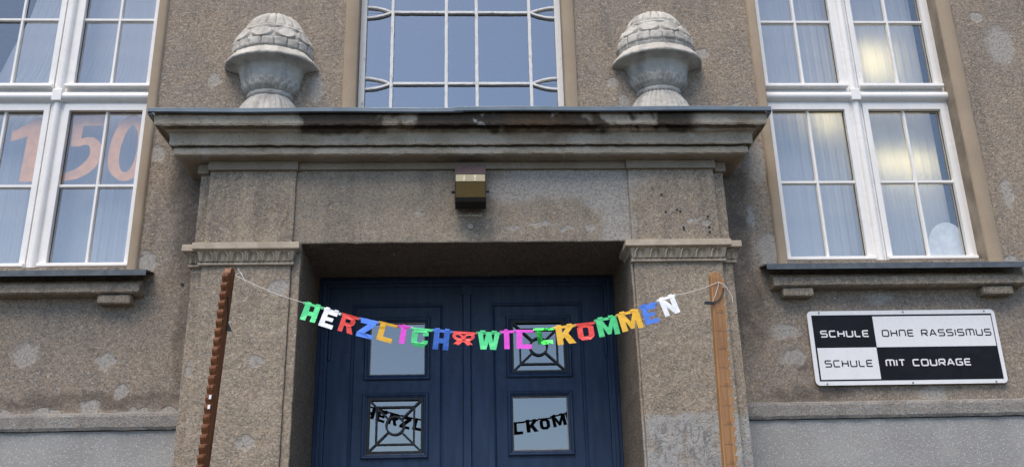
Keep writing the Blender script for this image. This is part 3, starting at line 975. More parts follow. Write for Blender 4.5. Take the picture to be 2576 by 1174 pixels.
# ------------------------------------------------------------------ urns on the cornice
def urn(xc, dz, label, phase):
    base = (xc, 0, 4.66 + dz)
    U = thing('stone_urn', label, 'urn', base, 'carved urns on the cornice')
    def lathe(name, prof, disp, nt_=150, step=.005):
        # resample profile
        P = []
        for (r0, z0), (r1, z1) in zip(prof[:-1], prof[1:]):
            n = max(1, int(hypot(r1 - r0, z1 - z0) / step))
            P += [(r0 + (r1 - r0) * i / n, z0 + (z1 - z0) * i / n) for i in range(n)]
        P.append(prof[-1])
        vs, fs = [], []
        m = nt_ + 1
        for j, (r, z) in enumerate(P):
            a0, a1 = P[max(0, j - 1)], P[min(len(P) - 1, j + 1)]
            t = Vector((a1[0] - a0[0], a1[1] - a0[1])); t.normalize()
            nr, nz = t.y, -t.x
            if nr < 0 and abs(nr) > .2: nr, nz = -nr, -nz
            for i in range(m):
                th = -pi * (-.04 + 1.08 * i / nt_)
                d = disp(th, z - dz, r)
                rr = r + nr * d
                vs.append((xc + rr * cos(th), rr * .80 * sin(th), z + dz + nz * d))
        for j in range(len(P) - 1):
            for i in range(nt_):
                k = j * m + i
                fs.append((k, k + 1, k + m + 1, k + m))
        mb = MB(); mb.add(vs, fs)
        return mb.build(name, M_URN, U, smooth=60, jitter=(.0034, 30.0))
    ph = phase
    def lobes(th, n, p=2.0):
        u = ((th + ph) * n / (2 * pi)) % 1.0
        return u * 2 - 1        # -1..1 inside one element
    # foot
    def dfoot(th, z, r):
        if z > 4.865: return 0
        u = lobes(th, 34)
        return -.006 * (abs(u) ** 3) * min(1, (4.865 - z) / .03)
    lathe('foot', [(.27, 4.63), (.25, 4.70), (.214, 4.79), (.178, 4.845), (.158, 4.868), (.166, 4.874), (.172, 4.889), (.166, 4.905), (.150, 4.912)], dfoot)
    # bowl with pointed leaves
    def dbowl(th, z, r):
        d = 0
        for n, off, ht, amp in ((19, 0, 4.975, .016), (19, .5, 4.998, .010)):
            u = (((th + ph) * n / (2 * pi) + off) % 1.0) * 2 - 1
            tip = ht - .05 * abs(u) ** 1.2
            if z < tip:
                edge = min(1, (tip - z) / .008)
                d = max(d, amp * edge * (1 - .55 * abs(u) ** 4) - .005 * math.exp(-(u / .13) ** 2) * edge)
        return d
    lathe('bowl', [(.140, 4.909), (.158, 4.918), (.192, 4.945), (.212, 4.98), (.221, 5.01), (.230, 5.05), (.237, 5.08), (.246, 5.099), (.270, 5.109), (.325, 5.1165)], dbowl)
    lathe('rim', [(.322, 5.1165), (.344, 5.121), (.350, 5.130), (.349, 5.140), (.340, 5.152), (.318, 5.180), (.303, 5.198), (.299, 5.204), (.285, 5.207)], lambda th, z, r: .002 * sin(th * 7))
    def dlid(th, z, r):
        d = 0
        if z < 5.283:
            u = lobes(th, 19)
            v = (z - 5.205) / .085
            k = max(abs(u) ** 1.0, 0)
            bot = .16 + .5 * abs(u) ** 4 * .6
            if v > .02: d = .011 * (1 - k ** 6) * min(1, max(0, (v - bot * .5) / .12)) * min(1, (1.0 - v) / .08 if v < 1 else 0)
            d -= .006 * (abs(u) > .9)
        elif z < 5.395:
            u = lobes(th + .1, 10)
            v = (z - 5.337) / .052
            q = hypot(u / .90, v)
            if q < 1: d = .013 * min(1, (1 - q) / .14) + .003 * (q > .78) - .005 * (1 - q)
            else: d = -.006
        elif z < 5.412:
            d = .007
        else:
            u = lobes(th + .05, 20)
            d = .012 * (1 - abs(u) ** 3) * min(1, (z - 5.412) / .02) * min(1, r / .10)
        return d
    lathe('lid', [(.284, 5.204), (.292, 5.23), (.294, 5.27), (.290, 5.30), (.281, 5.328), (.268, 5.358), (.251, 5.392), (.231, 5.425), (.218, 5.440), (.208, 5.462), (.190, 5.494), (.160, 5.530), (.122, 5.556), (.065, 5.572), (.004, 5.577)], dlid)
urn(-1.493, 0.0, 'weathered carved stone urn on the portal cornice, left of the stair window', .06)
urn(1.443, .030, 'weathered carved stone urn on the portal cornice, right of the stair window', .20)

# ------------------------------------------------------------------ lamp over the door
LM = thing('wall_lamp', 'boxy brown wall lamp with amber lens above the doorway', 'lamp', (0, -.281, 4.05))
h = MB()
xw0, xw1 = -.101, .101
side = [(-.283, 4.195), (-.372, 4.180), (-.452, 4.078), (-.463, 4.020), (-.452, 3.900), (-.440, 3.878), (-.34, 3.862), (-.283, 3.90)]
for xa, xb in ((xw0 - .004, xw0), (xw1, xw1 + .004)):
    h.prism([side], xa, xb, xf=lambda a, y, c: (y, a, c))
top = [(-.283, 4.192), (-.371, 4.177), (-.450, 4.078), (-.446, 4.074), (-.368, 4.172), (-.283, 4.187)]
h.prism([top], xw0 + .0005, xw1 - .0005, xf=lambda a, y, c: (y, a, c))
h.build('housing', M_LAMP, LM)
MB().prism([[(-.452, 3.908), (-.441, 3.881), (-.342, 3.866), (-.283, 3.904), (-.283, 3.908), (-.342, 3.872), (-.436, 3.888), (-.447, 3.908)]], xw0 + .001, xw1 - .001, xf=lambda a, y, c: (y, a, c)).build('base_pan', M_DKBR, LM)
def lens_mat():
    M = NT('amber_lens')
    tr = M.n('ShaderNodeBsdfTransparent'); tr.inputs[0].default_value = (.62, .50, .22, 1)
    d = M.bsdf((.30, .22, .07), .25, 0, None, .6)
    mx = M.n('ShaderNodeMixShader'); mx.inputs[0].default_value = .24
    M.t.links.new(tr.outputs[0], mx.inputs[1]); M.t.links.new(d.outputs[0], mx.inputs[2])
    M.t.links.new(mx.outputs[0], M.out.inputs[0])
    return M.m
M_LENS = lens_mat()
M_LENS2 = plain('pale_ribbed_lens', (.27, .25, .15), .4, 0, .3, .05)
MB().prism([[(-.449, 4.075), (-.462, 4.021), (-.456, 4.019), (-.443, 4.074)]], xw0 + .002, xw1 - .002, xf=lambda a, y, c: (y, a, c)).build('upper_lens', M_LENS2, LM)
MB().prism([[(-.4615, 4.019), (-.4515, 3.909), (-.4465, 3.909), (-.456, 4.017)]], xw0 + .002, xw1 - .002, xf=lambda a, y, c: (y, a, c)).build('lower_lens', M_LENS, LM)
for x in (-.042, .032):
    MB().prism([[(-.4515, 4.072), (-.4645, 4.021), (-.462, 4.021), (-.4495, 4.072)]], x - .006, x + .006, xf=lambda a, y, c: (y, a, c)).build('lens_rib', M_CAULK, LM)
M_BULB = plain('rusty_reflector', (.20, .07, .015), .8)
M_TRAY = plain('yellowed_lamp_tray', (.62, .52, .24), .6)
MB().tube([(0, -.345, 3.955), (0, -.39, 3.953), (0, -.43, 3.95)], .062, 20, r2=.03).build('reflector', M_BULB, LM, smooth=60)
MB().box(-.098, .098, -.34, -.30, 3.90, 4.17).build('back_plate', M_TRAY, LM)
for s in (-1, 1):
    m = MB().tube([(s * .105, -.36, 3.985), (s * .128, -.36, 3.985)], .0125 if s < 0 else .008, 12)
    m.build('knob', M_BLACK, LM, smooth=40)
    MB().box(s * .1055 - .002, s * .1055 + .002, -.37, -.285, 3.93, 4.04).build('bracket_arm', M_BLACK, LM)
ck = MB()
random.seed(3)
for i in range(20):
    x = -.078 + .155 * i / 20
    w = .004 + .004 * random.random()
    ck.box(x, x + .0081, -.288 - .004 * random.random(), -.279, 3.838 - w + .003 * sin(i), 3.838 + w * .6 + .003 * sin(i * 1.7))
ck.build('caulk_line', M_CAULK, LM)
sc = MB().tube([(0.0, -.292, 3.757), (0.0, -.278, 3.757)], .017, 20)
sc = sc.build('fixing_cap', M_SCREW, None, bevel=.002, at=(0, -.281, 3.757))
tag(sc, 'small round pale plastic cap on the lintel below the lamp', 'fixing cap')
MB().box(-.0015, .0015, -.2935, -.2918, 3.747, 3.767).build('cap_slot', M_BLACK, sc)

# ------------------------------------------------------------------ the sign
SG = thing('school_sign', 'black and white enamel sign with the words SCHULE OHNE RASSISMUS', 'sign', (3.02, 0, 2.68))
def rrect(x0, x1, z0, z1, r, n=6):
    out = []
    for cx, cz, a in ((x1 - r, z0 + r, -90), (x1 - r, z1 - r, 0), (x0 + r, z1 - r, 90), (x0 + r, z0 + r, 180)):
        out += [(cx + r * cos(radians(a + 90 * i / n)), cz + r * sin(radians(a + 90 * i / n))) for i in range(n + 1)]
    return out
MB().prism([rrect(2.350, 3.697, 2.680, 3.202, .032)], -.030, -.024).build('plate', M_SIGNW, SG)
MB().box(2.45, 3.60, -.0238, .012, 2.74, 3.14).build('spacer', M_BLACK, SG)
def sheet(name, x0, x1, z0, z1, y, mat):
    return MB().box(x0, x1, y, y + .0006, z0, z1).build(name, mat, SG)
sheet('black_field', 2.379, 3.670, 2.709, 3.172, -.0310, M_SIGNB)
sheet('white_field', 2.812, 3.663, 2.9405, 3.159, -.0320, M_SIGNW)
sheet('white_field', 2.390, 2.8075, 2.719, 2.9395, -.0320, M_SIGNW)
def fil(pts, r=.16, closed=False, n=4):
    out = []
    N = len(pts)
    for i, p in enumerate(pts):
        if not closed and i in (0, N - 1):
            out.append(p); continue
        a, b = Vector(pts[i - 1]), Vector(pts[(i + 1) % N]); q = Vector(p)
        rr = min(r, (a - q).length * .45, (b - q).length * .45)
        p0, p1 = q + (a - q).normalized() * rr, q + (b - q).normalized() * rr
        for k in range(n + 1):
            t = k / n
            out.append(tuple(p0 * (1 - t) ** 2 + q * 2 * t * (1 - t) + p1 * t * t))
    return out
GL = {'S': (.95, [([(1, 1), (0, 1), (0, .52), (1, .52), (1, 0), (0, 0)], 0)]), 'C': (.92, [([(1, 1), (0, 1), (0, 0), (1, 0)], 0)]),
      'H': (.92, [([(0, 0), (0, 1)], 0), ([(1, 0), (1, 1)], 0), ([(0, .5), (1, .5)], 0)]), 'U': (.95, [([(0, 1), (0, 0), (1, 0), (1, 1)], 0)]),
      'L': (.78, [([(0, 1), (0, 0), (1, 0)], 0)]), 'E': (.88, [([(1, 1), (0, 1), (0, 0), (1, 0)], 0), ([(0, .5), (.9, .5)], 0)]),
      'O': (1.0, [([(0, 0), (1, 0), (1, 1), (0, 1)], 1)]), 'N': (.95, [([(0, 0), (0, 1), (1, 1), (1, 0)], 0)]),
      'R': (.92, [([(0, 0), (0, 1), (1, 1), (1, .42), (0, .42)], 0), ([(.45, .42), (1, 0)], 0)]), 'A': (1.0, [([(0, 0), (.42, 1), (.58, 1), (1, 0)], 0), ([(.16, .32), (.84, .32)], 0)]),
      'I': (.0, [([(0, 0), (0, 1)], 0)]), 'M': (1.25, [([(0, 0), (0, 1), (1, 1), (1, 0)], 0), ([(.5, 0), (.5, 1)], 0)]),
      'T': (.85, [([(0, 1), (1, 1)], 0), ([(.5, 0), (.5, 1)], 0)]), 'G': (.95, [([(1, 1), (0, 1), (0, 0), (1, 0), (1, .5), (.5, .5)], 0)])}
def lettering(text, x0, x1, z0, z1, mat, thick):
    h = z1 - z0
    lw = thick
    gap = .42
    adv = sum((.95 if c == ' ' else GL[c][0] + gap) for c in text) - gap
    sx = (x1 - x0) / adv
    x = x0
    for c in text:
        if c == ' ':
            x += .95 * sx; continue
        w, strokes = GL[c]
        m = MB()
        for k, (pts, cl) in enumerate(strokes):
            q = fil(pts, .22 if c not in 'A' else .05, bool(cl))
            m.ribbon([(x + p[0] * w * sx, z0 + lw / 2 + p[1] * (h - lw)) for p in q], lw, -.0332 - .0002 * k, -.0324, closed=bool(cl))
        m.build('letter', mat, SG)
        x += (w + gap) * sx
lettering('SCHULE', 2.430, 2.766, 3.013, 3.063, M_SIGNW, .0095)
lettering('OHNE RASSISMUS', 2.866, 3.640, 3.013, 3.063, M_SIGNB, .0078)
lettering('SCHULE', 2.432, 2.762, 2.804, 2.854, M_SIGNB, .0078)
lettering('MIT COURAGE', 2.860, 3.455, 2.804, 2.854, M_SIGNW, .0095)
for x, z in ((2.436, 3.190), (3.037, 3.190), (3.623, 3.190), (2.428, 2.691), (3.026, 2.691), (3.612, 2.691)):
    MB().tube([(x, -.0335, z), (x, -.029, z)], .0062, 10).build('screw', M_STEEL, SG)

# ------------------------------------------------------------------ notched wooden poles
BY = -1.05
def bp(x, z):
    k = 5.15 / 5.28
    return x * k, 1.6 + (z - 1.6) * k
def pole(name, label, top, bot, ang, L, mats, width, depth, tooth, lean_lines):
    """notched upright: teeth point along local -X(front edge) after rotation by ang; built upright then sheared by its lean"""
    P = thing(name, label, 'pole', (bot[0], bot[1], bot[2]), 'notched poles holding the banner')
    H = top[2] - bot[2]
    ca, sa = cos(ang), sin(ang)
    def xf(u, v, z):          # u = towards teeth, v = across thickness, z from 0..H
        t = z / H
        x, y = u * ca - v * sa, u * sa + v * ca
        return (bot[0] + (top[0] - bot[0]) * t + x, bot[1] + (top[1] - bot[1]) * t + y, bot[2] + z)
    b = MB()
    # shaft with rounded top
    hw, hd = width / 2, depth / 2
    n = 8
    prof = [(-hw, 0), (hw - .006, 0), (hw - .006, H - .03)]
    prof += [(hw - .006 - .022 * (1 - cos(pi / 2 * i / 5)), H - .03 + .03 * sin(pi / 2 * i / 5)) for i in range(1, 6)]
    prof += [(-hw + .02 * cos(pi / 2 * i / 5) , H - .022 + .022 * sin(pi / 2 * i / 5) ) for i in range(5, 0, -1)]
    prof = [(-hw, 0), (hw, 0), (hw, H - .035), (hw - .008, H - .012), (hw - .024, H), (-hw + .022, H), (-hw + .006, H - .010), (-hw, H - .028)]
    b.prism([prof], -hd, hd, xf=lambda a, y, c: xf(a, y, c))
    shaft = b.build('shaft', mats[0], P, bevel=.004)
    # teeth, one piece each
    N = int((H - .04) / L)
    for k in range(min(N, 42)):
        z1 = H - .045 - k * L
        q = [(hw - .001, z1), (hw + tooth, z1), (hw + tooth * 1.02, z1 - L * .28), (hw + tooth * .75, z1 - L * .5), (hw - .001, z1 - L * .93)]
        MB().prism([q[::-1]], -hd * .97, hd * .97, xf=lambda a, y, c: xf(a, y, c)).build('tooth', mats[1], P, bevel=.0018)
    return P, xf, H, shaft
pL, xfL, HL, shL = pole('notched_pole', 'reddish brown notched wooden pole carrying the left end of the letter banner', (-1.3967, BY, 3.2338), (-1.512, BY, .75), radians(-103), .0535, (M_WOODR, M_WOODR), .062, .040, .017, 0)
pR, xfR, HR, shR = pole('notched_pole', 'honey coloured notched wooden pole with pencil marks carrying the right end of the banner', (1.4416, BY, 3.1821), (1.378, BY, .75), radians(9), .0535, (M_WOODY, M_WOODY), .070, .036, .015, 0)
# pencil marks and a lighter planed face on the right pole
MB().prism([[(-.026, .02), (.020, .02), (.020, HR - .04), (-.026, HR - .04)]], -.0192, -.0178, xf=lambda a, y, c: xfR(a, y, c)).build('planed_face', M_WOODYF, pR)
for k in range(20):
    z = HR - .045 - .107 * (k + 1) - .10
    if z < .1: break
    MB().prism([[(-.025, z), (.033, z), (.033, z + .0013), (-.025, z + .0013)]], -.0203, -.0196, xf=lambda a, y, c: xfR(a, y, c)).build('pencil_mark', M_PENCIL, pR)
    m = MB()
    random.seed(k)
    for j in range(3 if k % 2 == 0 else 1):
        u = .0 + j * .009
        m.ribbon([xz for xz in [(u, z + .006), (u + .005, z + .006), (u + .005, z + .018), (u, z + .018)]], .001, -.0204, -.0198, closed=(k + j) % 2 == 0)
    m.v = [xfR(*(p[0], p[1], p[2])) for p in m.v]
    m.build('pencil_figure', M_PENCIL, pR)
MB().ribbon([(.0155, .05), (.0155, HR - .25)], .0014, -.0204, -.0197).build('tmp', M_PENCIL, None)
o = bpy.data.objects['tmp']; o.name = 'pencil_line'; o.data.name = 'pencil_line'
for v in o.data.vertices:
    v.co = Vector(xfR(*v.co)) - Vector((1.378, BY, .75))
o.parent = pR
# white scraps stuck on two teeth of the left pole
for k in (13, 14):
    z = HL - .045 - k * .0535 - .008
    MB().prism([[(.0482, z - .016), (.0482, z + .006), (.0505, z + .006), (.0498, z - .016)]], .004, .018, xf=lambda a, y, c: xfL(a, y, c)).build('paper_scrap', M_PAPERW, pL)
# iron hooks
m = MB()
m.tube([xfL(.030, .0215, HL - .182), xfL(.022, .0235, HL - .182), xfL(.006, .0235, HL - .24), xfL(-.010, .024, HL - .32)], .0042, 8)
m.prism([[(.020, HL - .372), (.058, HL - .376), (.024, HL - .318)]], -.014, -.006, xf=lambda a, y, c: xfL(y, a, c))
m.build('iron_hook', M_IRON, pL)
m = MB()
m.tube([xfR(.038, -.024, HR - .10), xfR(.030, -.0255, HR - .135), xfR(.004, -.0255, HR - .175), xfR(-.034, -.0255, HR - .196)], .0038, 8)
m.prism([[(-.094, HR - .205), (-.030, HR - .208), (-.030, HR - .191), (-.084, HR - .188)]], -.031, -.024, xf=lambda a, y, c: xfR(a, y, c))
m.build('iron_hook', M_IRON, pR, bevel=.001)
MB().tube([xfR(.006, -.026, HR - .070), xfR(.006, -.015, HR - .070)], .006, 8).build('nail', M_IRON, pR)
MB().tube([xfL(-.018, .026, HL - .040), xfL(-.018, .012, HL - .040)], .005, 8).build('nail', M_IRON, pL)

# ------------------------------------------------------------------ letter banner
BN = thing('letter_banner', 'foil letter garland reading HERZLICH WILLKOMMEN, strung between the two wooden poles', 'banner', (0, BY, 2.82))
G = {
 'H': [[(.08, 0), (.36, 0), (.36, .32), (.60, .32), (.60, 0), (.88, 0), (.88, .93), (.60, .93), (.60, .56), (.36, .56), (.36, .93), (.08, .93)]],
 'E': [[(.08, 0), (.86, 0), (.86, .22), (.36, .22), (.36, .37), (.74, .37), (.74, .57), (.36, .57), (.36, .72), (.86, .72), (.86, .93), (.08, .93)]],
 'R': [[(.08, 0), (.34, 0), (.34, .36), (.46, .36), (.62, 0), (.94, 0), (.72, .40), (.86, .52), (.88, .72), (.80, .86), (.64, .93), (.08, .93)], [(.34, .54), (.34, .74), (.56, .74), (.62, .69), (.62, .60), (.56, .54)]],
 'Z': [[(.06, 0), (.9, 0), (.9, .22), (.46, .22), (.9, .72), (.9, .93), (.1, .93), (.1, .72), (.50, .72), (.06, .22)]],
 'L': [[(.08, 0), (.88, 0), (.88, .24), (.38, .24), (.38, .93), (.08, .93)]],
 'I': [[(.24, 0), (.62, 0), (.62, .93), (.24, .93)]],
 'C': [[(.25, 0), (.65, 0), (.86, .2), (.86, .36), (.6, .36), (.56, .23), (.38, .23), (.34, .30), (.34, .66), (.38, .72), (.56, .72), (.6, .60), (.86, .60), (.86, .76), (.65, .93), (.25, .93), (.06, .74), (.06, .2)]],
 'W': [[(.02, .93), (.16, 0), (.41, 0), (.5, .42), (.59, 0), (.84, 0), (.98, .93), (.77, .93), (.70, .40), (.6, .93), (.4, .93), (.30, .40), (.23, .93)]],
 'K': [[(.08, 0), (.36, 0), (.36, .28), (.44, .38), (.62, 0), (.96, 0), (.64, .56), (.96, .93), (.62, .93), (.36, .60), (.36, .93), (.08, .93)]],
 'O': [[(.25, 0), (.68, 0), (.90, .2), (.90, .74), (.68, .93), (.25, .93), (.06, .74), (.06, .2)], [(.38, .23), (.34, .30), (.34, .66), (.38, .72), (.56, .72), (.62, .66), (.62, .30), (.56, .23)]],
 'M': [[(.02, 0), (.27, 0), (.27, .50), (.43, .06), (.59, .06), (.75, .50), (.75, 0), (1, 0), (1, .93), (.74, .93), (.51, .42), (.28, .93), (.02, .93)]],
 'N': [[(.06, 0), (.33, 0), (.33, .48), (.64, 0), (.92, 0), (.92, .93), (.65, .93), (.65, .45), (.33, .93), (.06, .93)]],
}
BOWP = [[(.50, .40), (.30, .06), (.22, .20), (.06, .14), (.26, .42), (.10, .50), (.02, .68), (.06, .86), (.22, .92), (.40, .82), (.50, .70), (.60, .82), (.78, .92), (.94, .86), (.98, .68), (.90, .50), (.74, .42), (.94, .14), (.78, .20), (.70, .06)],
        [(.20, .60), (.16, .70), (.22, .78), (.36, .72), (.42, .62), (.34, .58)], [(.80, .60), (.66, .58), (.58, .62), (.64, .72), (.78, .78), (.84, .70)]]
def chaikin(lp):
    out = []
    for i, p in enumerate(lp):
        q = lp[(i + 1) % len(lp)]
        out += [(.75 * p[0] + .25 * q[0], .75 * p[1] + .25 * q[1]), (.25 * p[0] + .75 * q[0], .25 * p[1] + .75 * q[1])]
    return out
BOWP = [chaikin(chaikin(l)) for l in BOWP]
LT = [('H', 'green', -.982, 3.063, -15.8, .116, .108), ('E', 'white', -.868, 3.030, -19, .110, .112), ('R', 'red', -.760, 2.997, -17, .108, .110), ('Z', 'blue', -.652, 2.968, -15, .114, .115),
      ('L', 'yellow', -.537, 2.942, -14.5, .112, .112), ('I', 'pink', -.428, 2.918, -8, .083, .110), ('C', 'green', -.351, 2.903, -6.5, .122, .112), ('H', 'blue', -.226, 2.892, -6, .115, .116),
      ('bow', 'red', -.114, 2.878, -4, .140, .096), ('W', 'green', .035, 2.873, -2.5, .134, .109), ('I', 'pink', .170, 2.876, .5, .083, .112), ('L', 'pink', .257, 2.880, -1.6, .111, .113),
      ('L', 'deepgreen', .370, 2.884, 3, .111, .116), ('K', 'yellow', .484, 2.895, 6, .126, .112), ('O', 'red', .614, 2.913, 5.2, .115, .106), ('M', 'green', .731, 2.936, 10.8, .131, .111),
      ('M', 'yellow', .862, 2.966, 14, .136, .116), ('E', 'blue', 1.000, 3.011, 14, .113, .117), ('N', 'white', 1.114, 3.053, 17, .112, .115)]
CN = {'green': 'green', 'white': 'silvery white', 'red': 'red', 'blue': 'blue', 'yellow': 'golden yellow', 'pink': 'pink', 'deepgreen': 'dark mirror green'}
random.seed(11)
string_pts = []
for k, (ch, c, x, z, ang, w, hgt) in enumerate(LT):
    a = radians(ang)
    x, z = bp(x, z)
    w *= .975; hgt *= .975
    tilt = radians(random.uniform(-9, 7)) + (radians(14) if c == 'deepgreen' else 0)
    yaw = radians(random.uniform(-5, 5))
    curl = random.uniform(-.012, .016)
    if ch == 'bow':
        tilt, yaw, curl = radians(4), 0.0, .004
    def place(u, y, v, curl=curl, x=x, z=z, a=a, w=w, hgt=hgt, tilt=tilt, yaw=yaw):
        px, pz = u * w, (v - 1) * hgt
        yy = y - curl * (1 - v) ** 2 + .003 * sin(u * 5 + k) + (pz * sin(tilt)) + (px - w / 2) * sin(yaw)
        pz *= cos(tilt)
        return (x + px * cos(a) - pz * sin(a), BY + yy, z + px * sin(a) + pz * cos(a))
    m = MB()
    m.back = 1
    if ch == 'bow':
        m.prism(BOWP, -.001, .001, xf=place)
        m.prism([rrect(.42, .58, .48, .70, .05)], -.004, -.0012, xf=place)
    else:
        m.prism(G[ch], -.001, .001, xf=place)
    # tab strip with the rivet ears
    tab = rrect(-.06, 1.06, .86, 1.0, .065, 4)
    m.prism([tab], .0014, .0026, xf=place)
    if ch in 'HWMNIEK':
        for u0 in ((.12, .62) if ch != 'I' else (.28,)):
            m.prism([rrect(u0, u0 + .24, .95, 1.06, .03, 3)], -.0008, .0009, xf=lambda u, y, v: place(u, y - .0005, v))
    o = m.build('letter' if ch != 'bow' else 'bow', (FOIL[c], M_FOILB), BN)
    o['label'] = (CN[c] + ' foil letter ' + ch) if ch != 'bow' else 'red foil bow between the words'
    rv = MB()
    for u in (.0, 1.0):
        p = place(u, 0, .93)
        rv.tube([(p[0], p[1] - .0032, p[2]), (p[0], p[1] + .003, p[2])], .0035, 8)
    rv.build('rivet', M_STEEL, o)
    string_pts.append(place(0, .0, .93)); e = place(1, 0, .93)
pl_ = Vector(xfL(-.018, .028, HL - .040)); pr_ = Vector(xfR(.006, -.029, HR - .070))
s = MB().tube([pl_ + (Vector(string_pts[0]) - pl_) * t - Vector((0, 0, .012 * sin(pi * t))) for t in [i / 8 for i in range(9)]], .0018, 6)
s.tube([Vector(e) + (pr_ - Vector(e)) * t - Vector((0, 0, .010 * sin(pi * t))) for t in [i / 8 for i in range(9)]], .0018, 6)
s.tube([pl_ + Vector((.0, 0, .0)), pl_ + Vector((.03, 0, .018)), pl_ + Vector((.055, -.002, -.028))], .0016, 6)
s.tube([pl_ + Vector((.012, -.01, .04)), pl_ + Vector((.045, -.004, -.01)), pl_ + Vector((.062, -.004, -.045))], .0016, 6)
s.tube([pr_, pr_ + Vector((-.006, -.004, -.03)), pr_ + Vector((-.025, -.004, -.075)), pr_ + Vector((-.045, -.002, -.115))], .0018, 6)
s.tube([pr_, pr_ + Vector((.03, -.006, -.015)), pr_ + Vector((.058, -.004, -.06)), pr_ + Vector((.072, -.002, -.09)), pr_ + Vector((.070, -.002, -.125))], .0018, 6)
s.build('string', M_STRING, BN, smooth=60)

# ------------------------------------------------------------------ behind the windows
def curtain(label, x0, x1, z0, z1, y, edge=None, side=-1):
    nx, nz = 380, 24
    vs, fs = [], []
    for j in range(nz + 1):
        z = z0 + (z1 - z0) * j / nz
        for i in range(nx + 1):
            t = i / nx
            a, b = x0, x1
            if edge:
                e = edge(z)
                a, b = (e, x1) if side < 0 else (x0, e)
            x = a + (b - a) * t
            w = x * 78 + 1.3 * sin(x * 9) + .5 * sin(z * 1.1)
            vs.append((x, y + .0035 * sin(w) + .0018 * sin(w * 2.3 + 1), z))
    for j in range(nz):
        for i in range(nx):
            k = j * (nx + 1) + i
            fs.append((k, k + 1, k + nx + 2, k + nx + 1))
    m = MB(); m.add(vs, fs)
    o = m.build('net_curtain', M_CURT, None, smooth=180, at=((x0 + x1) / 2, y, z0))
    tag(o, label, 'curtain', 'net curtains behind the tall windows')
    return o
def ledge(z):
    if z > 5.9: return -3.50
    if z > 5.2: return -3.50 - (5.9 - z) * .30
    return max(-4.0, -3.71 - (5.2 - z) * .8)
curtain('white net curtain hanging behind the left window with the paper number', -4.0, -2.1, 3.2, 7.1, .33, ledge, -1)
curtain('white net curtain with a dark gap behind the right window', 2.1, 3.715, 3.2, 7.1, .33, lambda z: 3.712, 1)
# paper numerals stuck to the inside of the left window
def spline(pts, n=8):
    """Catmull-Rom through closed points"""
    out = []
    N = len(pts)
    P = [Vector(p) for p in pts]
    for i in range(N):
        a, b, c, d = P[i - 1], P[i], P[(i + 1) % N], P[(i + 2) % N]
        for k in range(n):
            t = k / n
            out.append(tuple(.5 * ((2 * b) + (c - a) * t + (2 * a - 5 * b + 4 * c - d) * t * t + (3 * b - a - 3 * c + d) * t ** 3)))
    return out
def crs(pts, n=6):
    out = []
    P = [Vector(p) for p in pts]
    for i in range(len(P) - 1):
        a, b, c, d = P[max(0, i - 1)], P[i], P[i + 1], P[min(len(P) - 1, i + 2)]
        for k in range(n):
            t = k / n
            out.append(tuple(.5 * ((2 * b) + (c - a) * t + (2 * a - 5 * b + 4 * c - d) * t * t + (3 * b - a - 3 * c + d) * t ** 3)))
    out.append(tuple(P[-1]))
    return out
def numeral(loops, label, x, z):
    m = MB().prism(loops, .160, .1615)
    o = m.build('paper_numeral', M_DIGIT, None, at=(x, .16, z))
    tag(o, label, 'numeral', 'paper numerals on the left window')
one = [(-3.31, 4.296), (-3.205, 4.296), (-3.205, 4.82), (-3.245, 4.822)] + crs([(-3.245, 4.822), (-3.31, 4.770), (-3.372, 4.728), (-3.420, 4.700)])[1:] + crs([(-3.420, 4.622), (-3.36, 4.640), (-3.302, 4.664)])
numeral([one], 'orange paper numeral one on the left window', -3.3, 4.296)
five = [(-2.981, 4.830), (-2.742, 4.829), (-2.740, 4.752), (-2.903, 4.748), (-2.908, 4.642)] + crs([(-2.908, 4.642), (-2.835, 4.655), (-2.775, 4.620), (-2.742, 4.55), (-2.748, 4.465), (-2.79, 4.39), (-2.86, 4.335), (-2.93, 4.308), (-3.012, 4.299)])[1:] \
    + crs([(-3.014, 4.356), (-2.95, 4.378), (-2.885, 4.420), (-2.842, 4.475), (-2.826, 4.53), (-2.840, 4.580), (-2.87, 4.592), (-2.915, 4.578), (-2.975, 4.578)])
numeral([five[::-1]], 'orange paper numeral five on the left window', -2.87, 4.299)
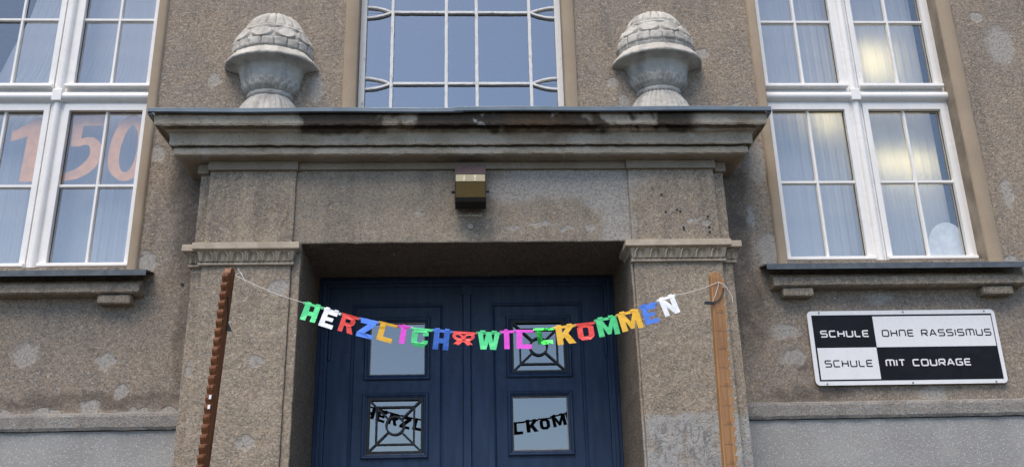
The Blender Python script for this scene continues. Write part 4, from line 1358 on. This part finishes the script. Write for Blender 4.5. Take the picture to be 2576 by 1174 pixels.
zo = [(-2.55, 4.838), (-2.615, 4.80), (-2.665, 4.70), (-2.692, 4.56), (-2.688, 4.44), (-2.655, 4.36), (-2.59, 4.305), (-2.525, 4.303), (-2.462, 4.35), (-2.425, 4.47), (-2.42, 4.60), (-2.44, 4.74), (-2.49, 4.815)]
zi = [(-2.54, 4.758), (-2.58, 4.69), (-2.605, 4.58), (-2.608, 4.46), (-2.585, 4.385), (-2.545, 4.370), (-2.51, 4.42), (-2.49, 4.51), (-2.487, 4.61), (-2.50, 4.70)]
numeral([spline(zo)[::-1], spline(zi)], 'orange paper numeral zero on the left window', -2.55, 4.3)
# pale oval board leaning inside the right window
ov = [(3.60 + .165 * cos(2 * pi * i / 40), 3.70 + .245 * sin(2 * pi * i / 40)) for i in range(40)]
ob = MB().prism([ov], .205, .225).build('oval_board', M_PAPERW, None, bevel=.006, at=(3.6, .215, 3.46))
tag(ob, 'pale oval board standing inside the lower right pane of the right window', 'board')
MB().box(2.2, 3.8, .19, .32, 3.40, 3.455).build('inner_sill', M_PVC, B)
MB().box(-3.95, -2.2, .19, .32, 3.40, 3.455).build('inner_sill', M_PVC, B)

# unseen glow panels added close behind the right curtain for its warm patches
def panel_glow():
    M = NT('warm_panel_glow')
    e = M.n('ShaderNodeEmission'); e.inputs[0].default_value = (1.0, .80, .36, 1); e.inputs[1].default_value = 3.2
    M.t.links.new(e.outputs[0], M.out.inputs[0])
    return M.m
M_GLOW = panel_glow()
for x, z, w, hh, lab in ((3.33, 5.40, .10, .16, 'added warm glow panel behind the curtain at the upper right panes of the right window'),
                         (2.86, 4.86, .07, .10, 'added warm glow panel behind the curtain below the transom of the right window'),
                         (3.42, 4.50, .26, .07, 'added long warm glow panel behind the curtain above the oval board')):
    L = thing('glow_panel', lab, 'lamp', (x, .52, z - hh), 'added glow panels behind the right curtain')
    MB().box(x - w, x + w, .47, .53, z - hh, z + hh).build('panel_body', M_GLOW, L, bevel=.02)
    MB().box(x - w - .01, x + w + .01, .46, .54, z + hh + .001, z + hh + .02).build('panel_cap', M_PVC, L)
    MB().tube([(x, .5, z + hh + .02), (x, .5, 7.55)], .004, 6).build('cord', M_BLACK, L)
